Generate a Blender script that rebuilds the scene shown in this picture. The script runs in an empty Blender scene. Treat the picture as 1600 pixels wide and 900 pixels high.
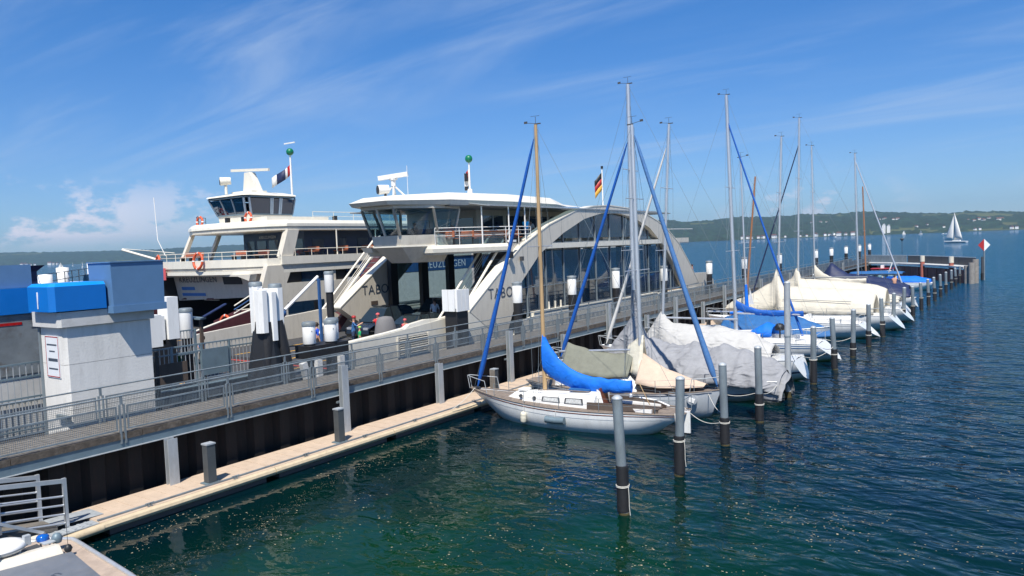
import bpy, math, random
from mathutils import Vector, Matrix, noise
R = math.radians
random.seed(7)
scene = bpy.context.scene
C = scene.collection
# ---------------------------------------------------------------- camera, sky, sun, exposure
cd = bpy.data.cameras.new("camera"); cam = bpy.data.objects.new("camera", cd); C.objects.link(cam)
cd.sensor_width = 36.0; cd.sensor_fit = 'HORIZONTAL'; cd.lens = 25.875
cd.clip_start = 0.5; cd.clip_end = 60000
cam.matrix_world = Matrix(((0.82062, -0.00133, 0.57147, 0), (0.57021, 0.06837, -0.81865, 0),
                           (-0.03798, 0.99766, 0.05686, 8.0), (0, 0, 0, 1)))
scene.camera = cam
SUN_EL, SUN_AZ = R(57), math.atan2(0.47, -0.88)     # azimuth from +Y towards +X
sd = bpy.data.lights.new("sun", 'SUN'); sd.energy = 4.9; sd.angle = R(0.53); sd.color = (1, .945, .85)
sun = bpy.data.objects.new("sun", sd); C.objects.link(sun)
tosun = Vector((math.sin(SUN_AZ) * math.cos(SUN_EL), math.cos(SUN_AZ) * math.cos(SUN_EL), math.sin(SUN_EL)))
sun.rotation_euler = tosun.to_track_quat('Z', 'Y').to_euler()
W = bpy.data.worlds.new("World"); scene.world = W; W.use_nodes = True
def make_world():
    nt = W.node_tree; N = nt.nodes; L = nt.links; N.clear()
    out = N.new("ShaderNodeOutputWorld"); bg = N.new("ShaderNodeBackground"); bg.inputs[1].default_value = 0.102
    sky = N.new("ShaderNodeTexSky"); sky.sky_type = 'NISHITA'; sky.sun_disc = False
    sky.sun_elevation = SUN_EL; sky.sun_rotation = SUN_AZ; sky.altitude = 400; sky.air_density = 1.0; sky.dust_density = 0.35; sky.ozone_density = 4.0
    tc = N.new("ShaderNodeTexCoord")
    sep = N.new("ShaderNodeSeparateXYZ"); L.new(tc.outputs['Generated'], sep.inputs[0])
    def math_(op, a, b=None, clamp=False):
        n = N.new("ShaderNodeMath"); n.operation = op; n.use_clamp = clamp
        for i, v in enumerate((a, b)):
            if v is None: continue
            if isinstance(v, (int, float)): n.inputs[i].default_value = v
            else: L.new(v, n.inputs[i])
        return n.outputs[0]
    def rng(v, a, b, c=0., d=1.):
        n = N.new("ShaderNodeMapRange"); n.interpolation_type = 'SMOOTHSTEP'
        L.new(v, n.inputs[0])
        for i, q in enumerate((a, b, c, d)): n.inputs[i + 1].default_value = q
        return n.outputs[0]
    z = sep.outputs[2]
    # cirrus: wisps on a high plane (direction projected upwards)
    zz = math_('MAXIMUM', z, 0.03)
    px = math_('DIVIDE', sep.outputs[0], math_('ADD', zz, .12)); py = math_('DIVIDE', sep.outputs[1], math_('ADD', zz, .12))
    cb = N.new("ShaderNodeCombineXYZ"); L.new(px, cb.inputs[0]); L.new(py, cb.inputs[1])
    mp = N.new("ShaderNodeMapping"); mp.inputs['Rotation'].default_value = (0, 0, R(28)); mp.inputs['Scale'].default_value = (.55, 2.3, 1)
    mp.inputs['Location'].default_value = (1.3, .4, 0)
    L.new(cb.outputs[0], mp.inputs[0])
    n1 = N.new("ShaderNodeTexNoise"); n1.inputs['Scale'].default_value = .8; n1.inputs['Detail'].default_value = 9; n1.inputs['Roughness'].default_value = .58; n1.inputs['Distortion'].default_value = .9
    L.new(mp.outputs[0], n1.inputs['Vector'])
    n2 = N.new("ShaderNodeTexNoise"); n2.inputs['Scale'].default_value = .5; n2.inputs['Detail'].default_value = 3
    L.new(cb.outputs[0], n2.inputs['Vector'])
    ci = math_('MULTIPLY', rng(n1.outputs[0], .40, .80), rng(n2.outputs[0], .30, .62))
    ci = math_('MULTIPLY', ci, rng(z, .02, .14, .25, 1.))
    ci = math_('MULTIPLY', ci, .58)
    # fair-weather cumulus low over the horizon
    mp2 = N.new("ShaderNodeMapping"); mp2.inputs['Scale'].default_value = (1, 1, 2.0); mp2.inputs['Rotation'].default_value = (0, 0, R(-13)); L.new(tc.outputs['Generated'], mp2.inputs[0])
    n3 = N.new("ShaderNodeTexNoise"); n3.inputs['Scale'].default_value = 5.6; n3.inputs['Detail'].default_value = 8; n3.inputs['Roughness'].default_value = .62
    L.new(mp2.outputs[0], n3.inputs['Vector'])
    n4 = N.new("ShaderNodeTexNoise"); n4.inputs['Scale'].default_value = 2.1; n4.inputs['Detail'].default_value = 1
    mp4 = N.new("ShaderNodeMapping"); mp4.inputs['Location'].default_value = (-.8, .9, .5); mp4.inputs['Rotation'].default_value = (0, 0, R(-13)); L.new(tc.outputs['Generated'], mp4.inputs[0]); L.new(mp4.outputs[0], n4.inputs['Vector'])
    band = math_('MULTIPLY', rng(z, .012, .035), rng(z, .06, .115, 1., 0.))
    n6 = N.new("ShaderNodeTexNoise"); n6.inputs['Scale'].default_value = 26; n6.inputs['Detail'].default_value = 6; n6.inputs['Roughness'].default_value = .6
    L.new(mp2.outputs[0], n6.inputs['Vector'])
    lump = math_('ADD', n3.outputs[0], math_('MULTIPLY', math_('SUBTRACT', n6.outputs[0], .5), .75))
    cu = math_('MULTIPLY', rng(lump, .49, .63), band)
    cu = math_('MULTIPLY', cu, rng(n4.outputs[0], .40, .56))
    cu = math_('MULTIPLY', cu, .85)
    tint = N.new("ShaderNodeMix"); tint.data_type = 'RGBA'; tint.blend_type = 'MULTIPLY'; tint.inputs[0].default_value = 1
    L.new(sky.outputs[0], tint.inputs[6])
    tg = N.new("ShaderNodeMix"); tg.data_type = 'RGBA'; L.new(rng(z, .0, .42), tg.inputs[0]); tg.inputs[6].default_value = (.50, .65, .88, 1); tg.inputs[7].default_value = (.235, .66, 1.06, 1)
    L.new(tg.outputs[2], tint.inputs[7])
    m1 = N.new("ShaderNodeMix"); m1.data_type = 'RGBA'; L.new(ci, m1.inputs[0]); L.new(tint.outputs[2], m1.inputs[6]); m1.inputs[7].default_value = (4.0, 4.9, 6.3, 1)
    m2 = N.new("ShaderNodeMix"); m2.data_type = 'RGBA'; L.new(cu, m2.inputs[0]); L.new(m1.outputs[2], m2.inputs[6]); m2.inputs[7].default_value = (7.4, 6.8, 7.4, 1)
    L.new(m2.outputs[2], bg.inputs[0]); L.new(bg.outputs[0], out.inputs[0])
make_world()
vs = scene.view_settings; vs.view_transform = 'Standard'; vs.look = 'None'; vs.exposure = 0.43; vs.gamma = 1.0; vs.use_curve_mapping = False
cy = scene.cycles; cy.max_bounces = 5; cy.diffuse_bounces = 3; cy.glossy_bounces = 3; cy.transparent_max_bounces = 9; cy.volume_bounces = 0; cy.caustics_reflective = False; cy.caustics_refractive = False
cy.sample_clamp_indirect = 4.0
scene.render.engine = 'CYCLES'
cy.use_denoising = True

# ---------------------------------------------------------------- helpers
def sstep(a, b, x):
    t = max(0., min(1., (x - a) / (b - a))); return t * t * (3 - 2 * t)
def lerp(a, b, t): return a + (b - a) * t
def interp(xs, x):
    if x <= xs[0][0]: return xs[0][1]
    for (a, va), (b, vb) in zip(xs, xs[1:]):
        if x <= b: return lerp(va, vb, (x - a) / (b - a))
    return xs[-1][1]

class MB:
    def __init__(s): s.v = []; s.f = []; s.sm = []
    def add(s, vs, fs, smooth=False):
        n = len(s.v); s.v += [tuple(v) for v in vs]; s.f += [tuple(i + n for i in f) for f in fs]; s.sm += [smooth] * len(fs); return s
    def box(s, x0, x1, y0, y1, z0, z1):
        return s.add([(x, y, z) for z in (z0, z1) for y in (y0, y1) for x in (x0, x1)],
                     [(0, 2, 3, 1), (4, 5, 7, 6), (0, 1, 5, 4), (1, 3, 7, 5), (3, 2, 6, 7), (2, 0, 4, 6)])
    def obox(s, c, sx, sy, sz, rz=0., ry=0., rx=0.):
        m = Matrix.Rotation(rz, 3, 'Z') @ Matrix.Rotation(ry, 3, 'Y') @ Matrix.Rotation(rx, 3, 'X'); c = Vector(c)
        return s.add([c + m @ Vector((x * sx / 2, y * sy / 2, z * sz / 2)) for z in (-1, 1) for y in (-1, 1) for x in (-1, 1)],
                     [(0, 2, 3, 1), (4, 5, 7, 6), (0, 1, 5, 4), (1, 3, 7, 5), (3, 2, 6, 7), (2, 0, 4, 6)])
    def tube(s, p, q, r, r2=None, n=8, cap=True):
        p = Vector(p); q = Vector(q); r2 = r if r2 is None else r2
        d = (q - p)
        if d.length < 1e-6: return s
        d.normalize(); a = d.orthogonal().normalized(); b = d.cross(a)
        vs = []
        for c, rr in ((p, r), (q, r2)):
            vs += [c + (a * math.cos(2 * math.pi * i / n) + b * math.sin(2 * math.pi * i / n)) * rr for i in range(n)]
        s.add(vs, [(i, (i + 1) % n, n + (i + 1) % n, n + i) for i in range(n)], n > 4)
        if cap: s.add(vs, [tuple(range(n))[::-1], tuple(range(n, 2 * n))])
        return s
    def path(s, pts, r, n=6, r2=None):
        pts = [Vector(p) for p in pts]; rings = []
        d0 = (pts[1] - pts[0]).normalized(); a = d0.orthogonal().normalized()
        for i, p in enumerate(pts):
            d = (pts[min(i + 1, len(pts) - 1)] - pts[max(i - 1, 0)]).normalized()
            a = (a - d * a.dot(d)).normalized(); b = d.cross(a)
            rr = r if r2 is None else lerp(r, r2, i / (len(pts) - 1))
            rings.append([p + (a * math.cos(2 * math.pi * k / n) + b * math.sin(2 * math.pi * k / n)) * rr for k in range(n)])
        return s.loft(rings, True)
    def prism(s, poly, axis, a, b):
        f = {'x': lambda p, t: (t, p[0], p[1]), 'y': lambda p, t: (p[0], t, p[1]), 'z': lambda p, t: (p[0], p[1], t)}[axis]
        n = len(poly)
        return s.add([f(p, a) for p in poly] + [f(p, b) for p in poly],
                     [tuple(range(n))[::-1], tuple(range(n, 2 * n))] + [(i, (i + 1) % n, n + (i + 1) % n, n + i) for i in range(n)])
    def lathe(s, c, prof, n=14, smooth=True):
        rings = [[(c[0] + r * math.cos(2 * math.pi * k / n), c[1] + r * math.sin(2 * math.pi * k / n), c[2] + z) for k in range(n)] for r, z in prof]
        return s.loft(rings, smooth)
    def loft(s, rings, smooth=True, closed=True, caps=True):
        n = len(rings[0]); vs = [p for r in rings for p in r]; fs = []
        for i in range(len(rings) - 1):
            for k in range(n if closed else n - 1):
                k2 = (k + 1) % n; fs.append((i * n + k, i * n + k2, (i + 1) * n + k2, (i + 1) * n + k))
        s.add(vs, fs, smooth)
        if caps and closed: s.add(rings[0], [tuple(range(n))[::-1]]); s.add(rings[-1], [tuple(range(n))])
        return s
    def quad(s, *p): return s.add(p, [tuple(range(len(p)))])

LOCAL = set()
def B(name, mb, m, parent=None, solid=0., kind=None):
    me = bpy.data.meshes.new(name); vs = mb.v
    if parent is not None and parent.name not in LOCAL:
        lx, ly, lz = parent.location
        if parent.parent is not None:
            q = parent.parent
            if q.name in LOCAL: lx = ly = lz = 0
            else: lx += q.location.x; ly += q.location.y; lz += q.location.z
        vs = [(x - lx, y - ly, z - lz) for x, y, z in vs]
    me.from_pydata(vs, [], mb.f); me.polygons.foreach_set("use_smooth", mb.sm); me.update()
    o = bpy.data.objects.new(name, me); C.objects.link(o); me.materials.append(MATS[m])
    if parent is not None:
        o.parent = parent
        if parent.name in LOCAL: LOCAL.add(o.name)
    if kind: o["kind"] = kind
    if solid:
        md = o.modifiers.new("solid", 'SOLIDIFY'); md.thickness = solid; md.offset = 0
    return o
def tag(o, label, cat, group=None, kind=None):
    o["label"] = label
    if cat: o["category"] = cat
    if group: o["group"] = group
    if kind: o["kind"] = kind
    return o
def thing(name, label, cat, loc=(0, 0, 0), rz=0., group=None, local=False, scale=1.):
    o = bpy.data.objects.new(name, None); C.objects.link(o); o.location = loc; o.rotation_euler = (0, 0, rz); o.scale = (scale,) * 3
    o.empty_display_size = .3
    if local or rz: LOCAL.add(o.name)
    return tag(o, label, cat, group)
def struct(name, mb, m, parent=None):
    o = B(name, mb, m, parent)
    if parent is None: o["kind"] = "structure"
    return o
def kids(o): return KID.get(o.name) or [c for c in bpy.data.objects if c.parent == o]
KID = {}
def dup(o, loc=None, label=None, rz=None, parent=None):
    c = o.copy(); C.objects.link(c)
    if parent is not None: c.parent = parent
    if loc is not None: c.location = loc
    if rz is not None: c.rotation_euler = (0, 0, rz)
    if label: c["label"] = label
    if o.name in LOCAL: LOCAL.add(c.name)
    for k in list(o.children): dup(k, parent=c)
    return c
def text(name, s, size, m, parent, mw, spacing=1.0, depth=.01, sx=1.0):
    """flat lettering; mw: world matrix of the text plane (text lies in its local xy)"""
    cu = bpy.data.curves.new(name, 'FONT'); cu.body = s; cu.size = size; cu.extrude = depth; cu.space_character = spacing
    t = bpy.data.objects.new("tmp", cu); C.objects.link(t); bpy.context.view_layer.update()
    me = bpy.data.meshes.new_from_object(t.evaluated_get(bpy.context.evaluated_depsgraph_get()))
    bpy.data.objects.remove(t); bpy.data.curves.remove(cu)
    for v in me.vertices: v.co.x *= sx
    me.transform(mw)
    if parent is not None and parent.name not in LOCAL: me.transform(Matrix.Translation(-Vector(wloc(parent))))
    me.materials.clear(); me.materials.append(MATS[m])
    o = bpy.data.objects.new(name, me); C.objects.link(o); o.parent = parent
    return o
def wloc(o):
    l = o.location.copy()
    if o.parent: l += o.parent.location
    return l
def plane_mw(origin, right, up):
    r = Vector(right).normalized(); u = Vector(up); u = (u - r * u.dot(r)).normalized(); n = r.cross(u)
    return Matrix(((r.x, u.x, n.x, origin[0]), (r.y, u.y, n.y, origin[1]), (r.z, u.z, n.z, origin[2]), (0, 0, 0, 1)))

# ---------------------------------------------------------------- materials
MATS = {}
def mat(name, col, rough=.5, metal=0., var=.12, scale=2.5, bump=0., bscale=30., spec=.5, streak=0., coat=0., dirt=None, dirtamt=0.):
    m = bpy.data.materials.new(name); m.use_nodes = True; nt = m.node_tree; N = nt.nodes; L = nt.links
    p = N["Principled BSDF"]; p.inputs['Roughness'].default_value = rough; p.inputs['Metallic'].default_value = metal
    p.inputs['Specular IOR Level'].default_value = spec; p.inputs['Coat Weight'].default_value = coat
    tc = N.new("ShaderNodeTexCoord"); src = tc.outputs['Object']
    n = N.new("ShaderNodeTexNoise"); n.inputs['Scale'].default_value = scale; n.inputs['Detail'].default_value = 6; n.inputs['Roughness'].default_value = .65
    if streak:
        mp = N.new("ShaderNodeMapping"); mp.inputs['Scale'].default_value = (1, 1, streak); L.new(src, mp.inputs[0]); L.new(mp.outputs[0], n.inputs['Vector'])
    else: L.new(src, n.inputs['Vector'])
    mr = N.new("ShaderNodeMapRange"); mr.inputs[1].default_value = .3; mr.inputs[2].default_value = .7; mr.inputs[3].default_value = 1 - var; mr.inputs[4].default_value = 1 + var * .6
    L.new(n.outputs[0], mr.inputs[0])
    mx = N.new("ShaderNodeMix"); mx.data_type = 'RGBA'; mx.blend_type = 'MULTIPLY'; mx.inputs[0].default_value = 1
    mx.inputs[6].default_value = (*col, 1); L.new(mr.outputs[0], mx.inputs[7]); res = mx.outputs[2]
    if dirt:
        n5 = N.new("ShaderNodeTexNoise"); n5.inputs['Scale'].default_value = scale * 1.7; n5.inputs['Detail'].default_value = 8; n5.inputs['Roughness'].default_value = .7
        mp = N.new("ShaderNodeMapping"); mp.inputs['Scale'].default_value = (1, 1, streak or 1); mp.inputs['Location'].default_value = (3, 7, 1); L.new(src, mp.inputs[0]); L.new(mp.outputs[0], n5.inputs['Vector'])
        m5 = N.new("ShaderNodeMapRange"); m5.inputs[1].default_value = .52; m5.inputs[2].default_value = .75; m5.inputs[4].default_value = dirtamt; L.new(n5.outputs[0], m5.inputs[0])
        d = N.new("ShaderNodeMix"); d.data_type = 'RGBA'; L.new(m5.outputs[0], d.inputs[0]); L.new(res, d.inputs[6]); d.inputs[7].default_value = (*dirt, 1); res = d.outputs[2]
    L.new(res, p.inputs['Base Color'])
    rr = N.new("ShaderNodeMapRange"); rr.inputs[3].default_value = max(0, rough - .08); rr.inputs[4].default_value = min(1, rough + .1); L.new(n.outputs[0], rr.inputs[0]); L.new(rr.outputs[0], p.inputs['Roughness'])
    if bump:
        b = N.new("ShaderNodeBump"); b.inputs['Strength'].default_value = bump; b.inputs['Distance'].default_value = .02
        nb = N.new("ShaderNodeTexNoise"); nb.inputs['Scale'].default_value = bscale; nb.inputs['Detail'].default_value = 5; L.new(src, nb.inputs['Vector'])
        L.new(nb.outputs[0], b.inputs['Height']); L.new(b.outputs[0], p.inputs['Normal'])
    MATS[name] = m; return m
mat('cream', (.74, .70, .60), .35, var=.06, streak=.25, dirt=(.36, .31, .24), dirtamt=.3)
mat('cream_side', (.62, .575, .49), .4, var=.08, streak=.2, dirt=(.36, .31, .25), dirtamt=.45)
mat('white', (.80, .79, .76), .35, var=.05, dirt=(.5, .47, .4), dirtamt=.25)
mat('whitecap', (.82, .82, .80), .45, var=.05, streak=.2, dirt=(.45, .42, .36), dirtamt=.3)
mat('gelcoat', (.74, .75, .74), .22, var=.06, streak=.3, dirt=(.42, .42, .38), dirtamt=.35, coat=.3)
mat('gelgrey', (.50, .53, .56), .3, var=.09, streak=.3, dirt=(.3, .33, .3), dirtamt=.5)
mat('concrete', (.56, .555, .54), .8, var=.13, scale=1.2, bump=.25, dirt=(.30, .29, .27), dirtamt=.4)
mat('render_wall', (.70, .685, .65), .85, var=.1, scale=1.5, bump=.3, bscale=14, streak=.25, dirt=(.42, .40, .37), dirtamt=.45)
mat('galv', (.20, .24, .265), .55, .15, var=.3, scale=2.2, streak=.35, dirt=(.13, .125, .11), dirtamt=.6)
mat('galv_light', (.40, .43, .45), .5, .15, var=.2, scale=5, streak=.3, dirt=(.3, .27, .22), dirtamt=.35)
mat('galv_dark', (.085, .095, .10), .5, .2, var=.2)
mat('headpile', (.26, .24, .215), .85, var=.25)
mat('steelblue', (.155, .215, .25), .5, .2, var=.15)
mat('alu', (.62, .64, .66), .35, .6, var=.1, streak=.1)
mat('blackrub', (.014, .014, .016), .55, var=.3, scale=6)
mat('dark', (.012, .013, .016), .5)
mat('darkgrey', (.06, .062, .066), .5)
mat('asphalt', (.052, .052, .055), .9, var=.3, scale=3, bump=.3, bscale=60)
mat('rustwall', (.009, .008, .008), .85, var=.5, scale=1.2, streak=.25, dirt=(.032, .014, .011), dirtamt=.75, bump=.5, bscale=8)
mat('rustred', (.40, .125, .09), .85, var=.35, scale=1., streak=.25, dirt=(.05, .024, .02), dirtamt=.75, bump=.4, bscale=8)
mat('deckwood', (.175, .16, .14), .85, var=.3, scale=4, dirt=(.13, .115, .095), dirtamt=.5, bump=.3)
mat('edgewood', (.10, .082, .065), .9, var=.5, scale=3, dirt=(.28, .25, .21), dirtamt=.5, bump=.6, bscale=12)
mat('dockbeige', (.54, .42, .315), .75, var=.12, scale=3, dirt=(.40, .32, .25), dirtamt=.4, bump=.35, bscale=70)
mat('dockedge', (.58, .47, .31), .6, var=.15, scale=3, dirt=(.34, .26, .17), dirtamt=.5)
mat('signblue', (.002, .15, .52), .4, var=.05)
mat('signblue_light', (.003, .24, .73), .4, var=.04)
mat('boxblue', (.10, .205, .36), .5, var=.06)
mat('navy', (.012, .022, .075), .6, var=.2, bump=.3, bscale=5)
mat('bluecover', (.0, .15, .66), .75, var=.15, bump=.5, bscale=4)
mat('bluecover2', (.018, .115, .31), .7, var=.2, bump=.5, bscale=4)
mat('bluejib', (.003, .095, .42), .7, var=.2, scale=8, bump=.3, bscale=10)
mat('bluejib_light', (.055, .16, .37), .7, var=.2, scale=8, bump=.3, bscale=10)
mat('whitesail', (.68, .67, .64), .75, var=.12, bump=.3, bscale=8)
mat('creamsail', (.66, .62, .50), .8, var=.15, scale=3, bump=.5, bscale=7)
mat('olive', (.19, .195, .155), .85, var=.14, bump=.3, bscale=9)
mat('tan', (.56, .43, .33), .85, var=.12, bump=.3, bscale=9)
mat('creamcover', (.58, .54, .45), .8, var=.1, scale=2, bump=.4, bscale=5, dirt=(.5, .45, .36), dirtamt=.3)
mat('greycover', (.27, .275, .29), .85, var=.18, scale=2, bump=.8, bscale=3.5, dirt=(.17, .17, .18), dirtamt=.4)
mat('palecover', (.46, .455, .44), .85, var=.1, scale=2, bump=.6, bscale=4, dirt=(.45, .44, .42), dirtamt=.3)
mat('teak', (.22, .175, .14), .75, var=.3, scale=6, streak=1, dirt=(.33, .30, .26), dirtamt=.5, bump=.3)
mat('mahogany', (.17, .05, .022), .3, var=.25, scale=5, coat=.3)
mat('mastwood', (.46, .31, .16), .4, var=.2, scale=3, streak=.2)
mat('mastwood2', (.34, .155, .075), .45, var=.2, scale=3, streak=.2)
mat('brown', (.085, .062, .048), .7, var=.25)
mat('benchwood', (.40, .13, .062), .55, var=.2, scale=4)
mat('orange', (.62, .10, .035), .55, var=.12)
mat('red', (.38, .02, .02), .5)
mat('pink', (.62, .10, .11), .7)
mat('maroon', (.085, .022, .026), .6, var=.25)
mat('redfloor', (.42, .06, .05), .7, var=.25)
mat('yellow', (.66, .36, .045), .7, var=.2)
mat('green', (.0, .16, .07), .4)
mat('rope', (.60, .58, .52), .9, var=.2, scale=20)
mat('algae', (.072, .058, .022), .9, var=.4, scale=6)
mat('letter', (.055, .07, .10), .5)
mat('letter_blue', (.06, .20, .50), .5)
mat('letter_white', (.75, .78, .82), .5)
mat('paper', (.70, .72, .75), .6, var=.03)
mat('skin', (.50, .27, .18), .55, var=.06)
mat('hair', (.03, .02, .015), .6)
mat('jeans', (.03, .05, .11), .85)
mat('shirtblue', (.04, .14, .33), .85)
mat('shirtroyal', (.005, .06, .45), .85)
mat('shirtcyan', (.005, .28, .70), .8)
mat('shirtgreen', (.01, .36, .12), .85)
mat('shirtred', (.55, .03, .04), .85)
mat('shirtwhite', (.75, .75, .75), .85)
mat('limegreen', (.35, .62, .12), .6)
mat('trousers', (.03, .03, .035), .85)
mat('greyfelt', (.17, .165, .165), .9, var=.08)
mat('carblack', (.010, .011, .013), .22, .0, var=.05, coat=.6)
mat('carblue', (.012, .02, .045), .22, .0, var=.05, coat=.6)
mat('carglass', (.02, .03, .035), .05, spec=.8, var=0)
mat('taillight', (.40, .01, .01), .25)
mat('tyre', (.018, .018, .018), .8)
mat('frameblue', (.33, .42, .52), .45)
mat('saloonblue', (.022, .042, .09), .4)
mat('glass_navy', (.010, .026, .06), .06, var=0, spec=.6)
mat('kblue', (.03, .10, .26), .4)
mat('lamp_blue', (.006, .10, .42), .15, coat=.6)
mat('roof_tile', (.12, .06, .05), .9)
mat('housewall', (.78, .77, .74), .9)
mat('panelgrey', (.26, .28, .29), .55, .3, var=.1)
mat('roofgrey', (.145, .16, .185), .45, .0, var=.18, scale=2, dirt=(.22, .20, .18), dirtamt=.4)
mat('poster', (.20, .225, .24), .35, var=.3, scale=1.2, dirt=(.10, .07, .05), dirtamt=.8)
def fabric(name, sc=(1.2, 1.2, 3.2), dist=.10, strength=.8):
    """draped cloth: broad creases as relief"""
    m = MATS[name]; nt = m.node_tree; N = nt.nodes; L = nt.links; p = N["Principled BSDF"]
    tc = N.new("ShaderNodeTexCoord"); mp = N.new("ShaderNodeMapping"); mp.inputs['Scale'].default_value = sc; L.new(tc.outputs['Object'], mp.inputs[0])
    n = N.new("ShaderNodeTexNoise"); n.inputs['Scale'].default_value = 1.0; n.inputs['Detail'].default_value = 4; n.inputs['Distortion'].default_value = 1.6; n.noise_type = 'RIDGED_MULTIFRACTAL' if hasattr(n, 'noise_type') else n.noise_type
    L.new(mp.outputs[0], n.inputs['Vector'])
    b = N.new("ShaderNodeBump"); b.inputs['Strength'].default_value = strength; b.inputs['Distance'].default_value = dist; L.new(n.outputs[0], b.inputs['Height'])
    old = p.inputs['Normal'].links
    if old: L.new(old[0].from_socket, b.inputs['Normal'])
    L.new(b.outputs[0], p.inputs['Normal'])
for f_ in ('greycover', 'palecover'): fabric(f_, (.9, .9, 2.2), .16, .9)
for f_ in ('creamcover', 'bluecover2', 'navy', 'olive', 'creamsail'): fabric(f_, (.8, .8, 1.6), .09, .6)
fabric('bluecover', (1.6, 1.6, 2.2), .06, .6); fabric('tan', (.7, .7, 1.2), .05, .5)
def glassmat(name, tint, through, rough=.03, body=(.01, .02, .03)):
    m = bpy.data.materials.new(name); m.use_nodes = True; nt = m.node_tree; N = nt.nodes; L = nt.links; N.clear()
    out = N.new("ShaderNodeOutputMaterial"); fr = N.new("ShaderNodeFresnel"); fr.inputs[0].default_value = 1.52
    gl = N.new("ShaderNodeBsdfGlossy"); gl.inputs['Roughness'].default_value = rough; gl.inputs['Color'].default_value = (.9, .95, 1, 1)
    tr = N.new("ShaderNodeBsdfTransparent"); tr.inputs[0].default_value = (*tint, 1)
    df = N.new("ShaderNodeBsdfDiffuse"); df.inputs[0].default_value = (*body, 1)
    a = N.new("ShaderNodeMixShader"); a.inputs[0].default_value = through; L.new(df.outputs[0], a.inputs[1]); L.new(tr.outputs[0], a.inputs[2])
    mr = N.new("ShaderNodeMapRange"); mr.inputs[3].default_value = .06; mr.inputs[4].default_value = 1.; L.new(fr.outputs[0], mr.inputs[0])
    ge = N.new("ShaderNodeNewGeometry"); iv = N.new("ShaderNodeMath"); iv.operation = 'SUBTRACT'; iv.inputs[0].default_value = 1; L.new(ge.outputs['Backfacing'], iv.inputs[1])
    mu = N.new("ShaderNodeMath"); mu.operation = 'MULTIPLY'; L.new(mr.outputs[0], mu.inputs[0]); L.new(iv.outputs[0], mu.inputs[1])
    b = N.new("ShaderNodeMixShader"); L.new(mu.outputs[0], b.inputs[0]); L.new(a.outputs[0], b.inputs[1]); L.new(gl.outputs[0], b.inputs[2])
    L.new(b.outputs[0], out.inputs[0]); MATS[name] = m
glassmat('glass_dark', (.38, .56, .70), .42, .03, (.006, .024, .055))
glassmat('glass_clear', (.74, .86, .90), .95)
glassmat('glass_canopy', (.70, .80, .78), .55, .1, (.30, .33, .31))
glassmat('glass_blue', (.35, .5, .62), .35, .04, (.012, .04, .085))
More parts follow.
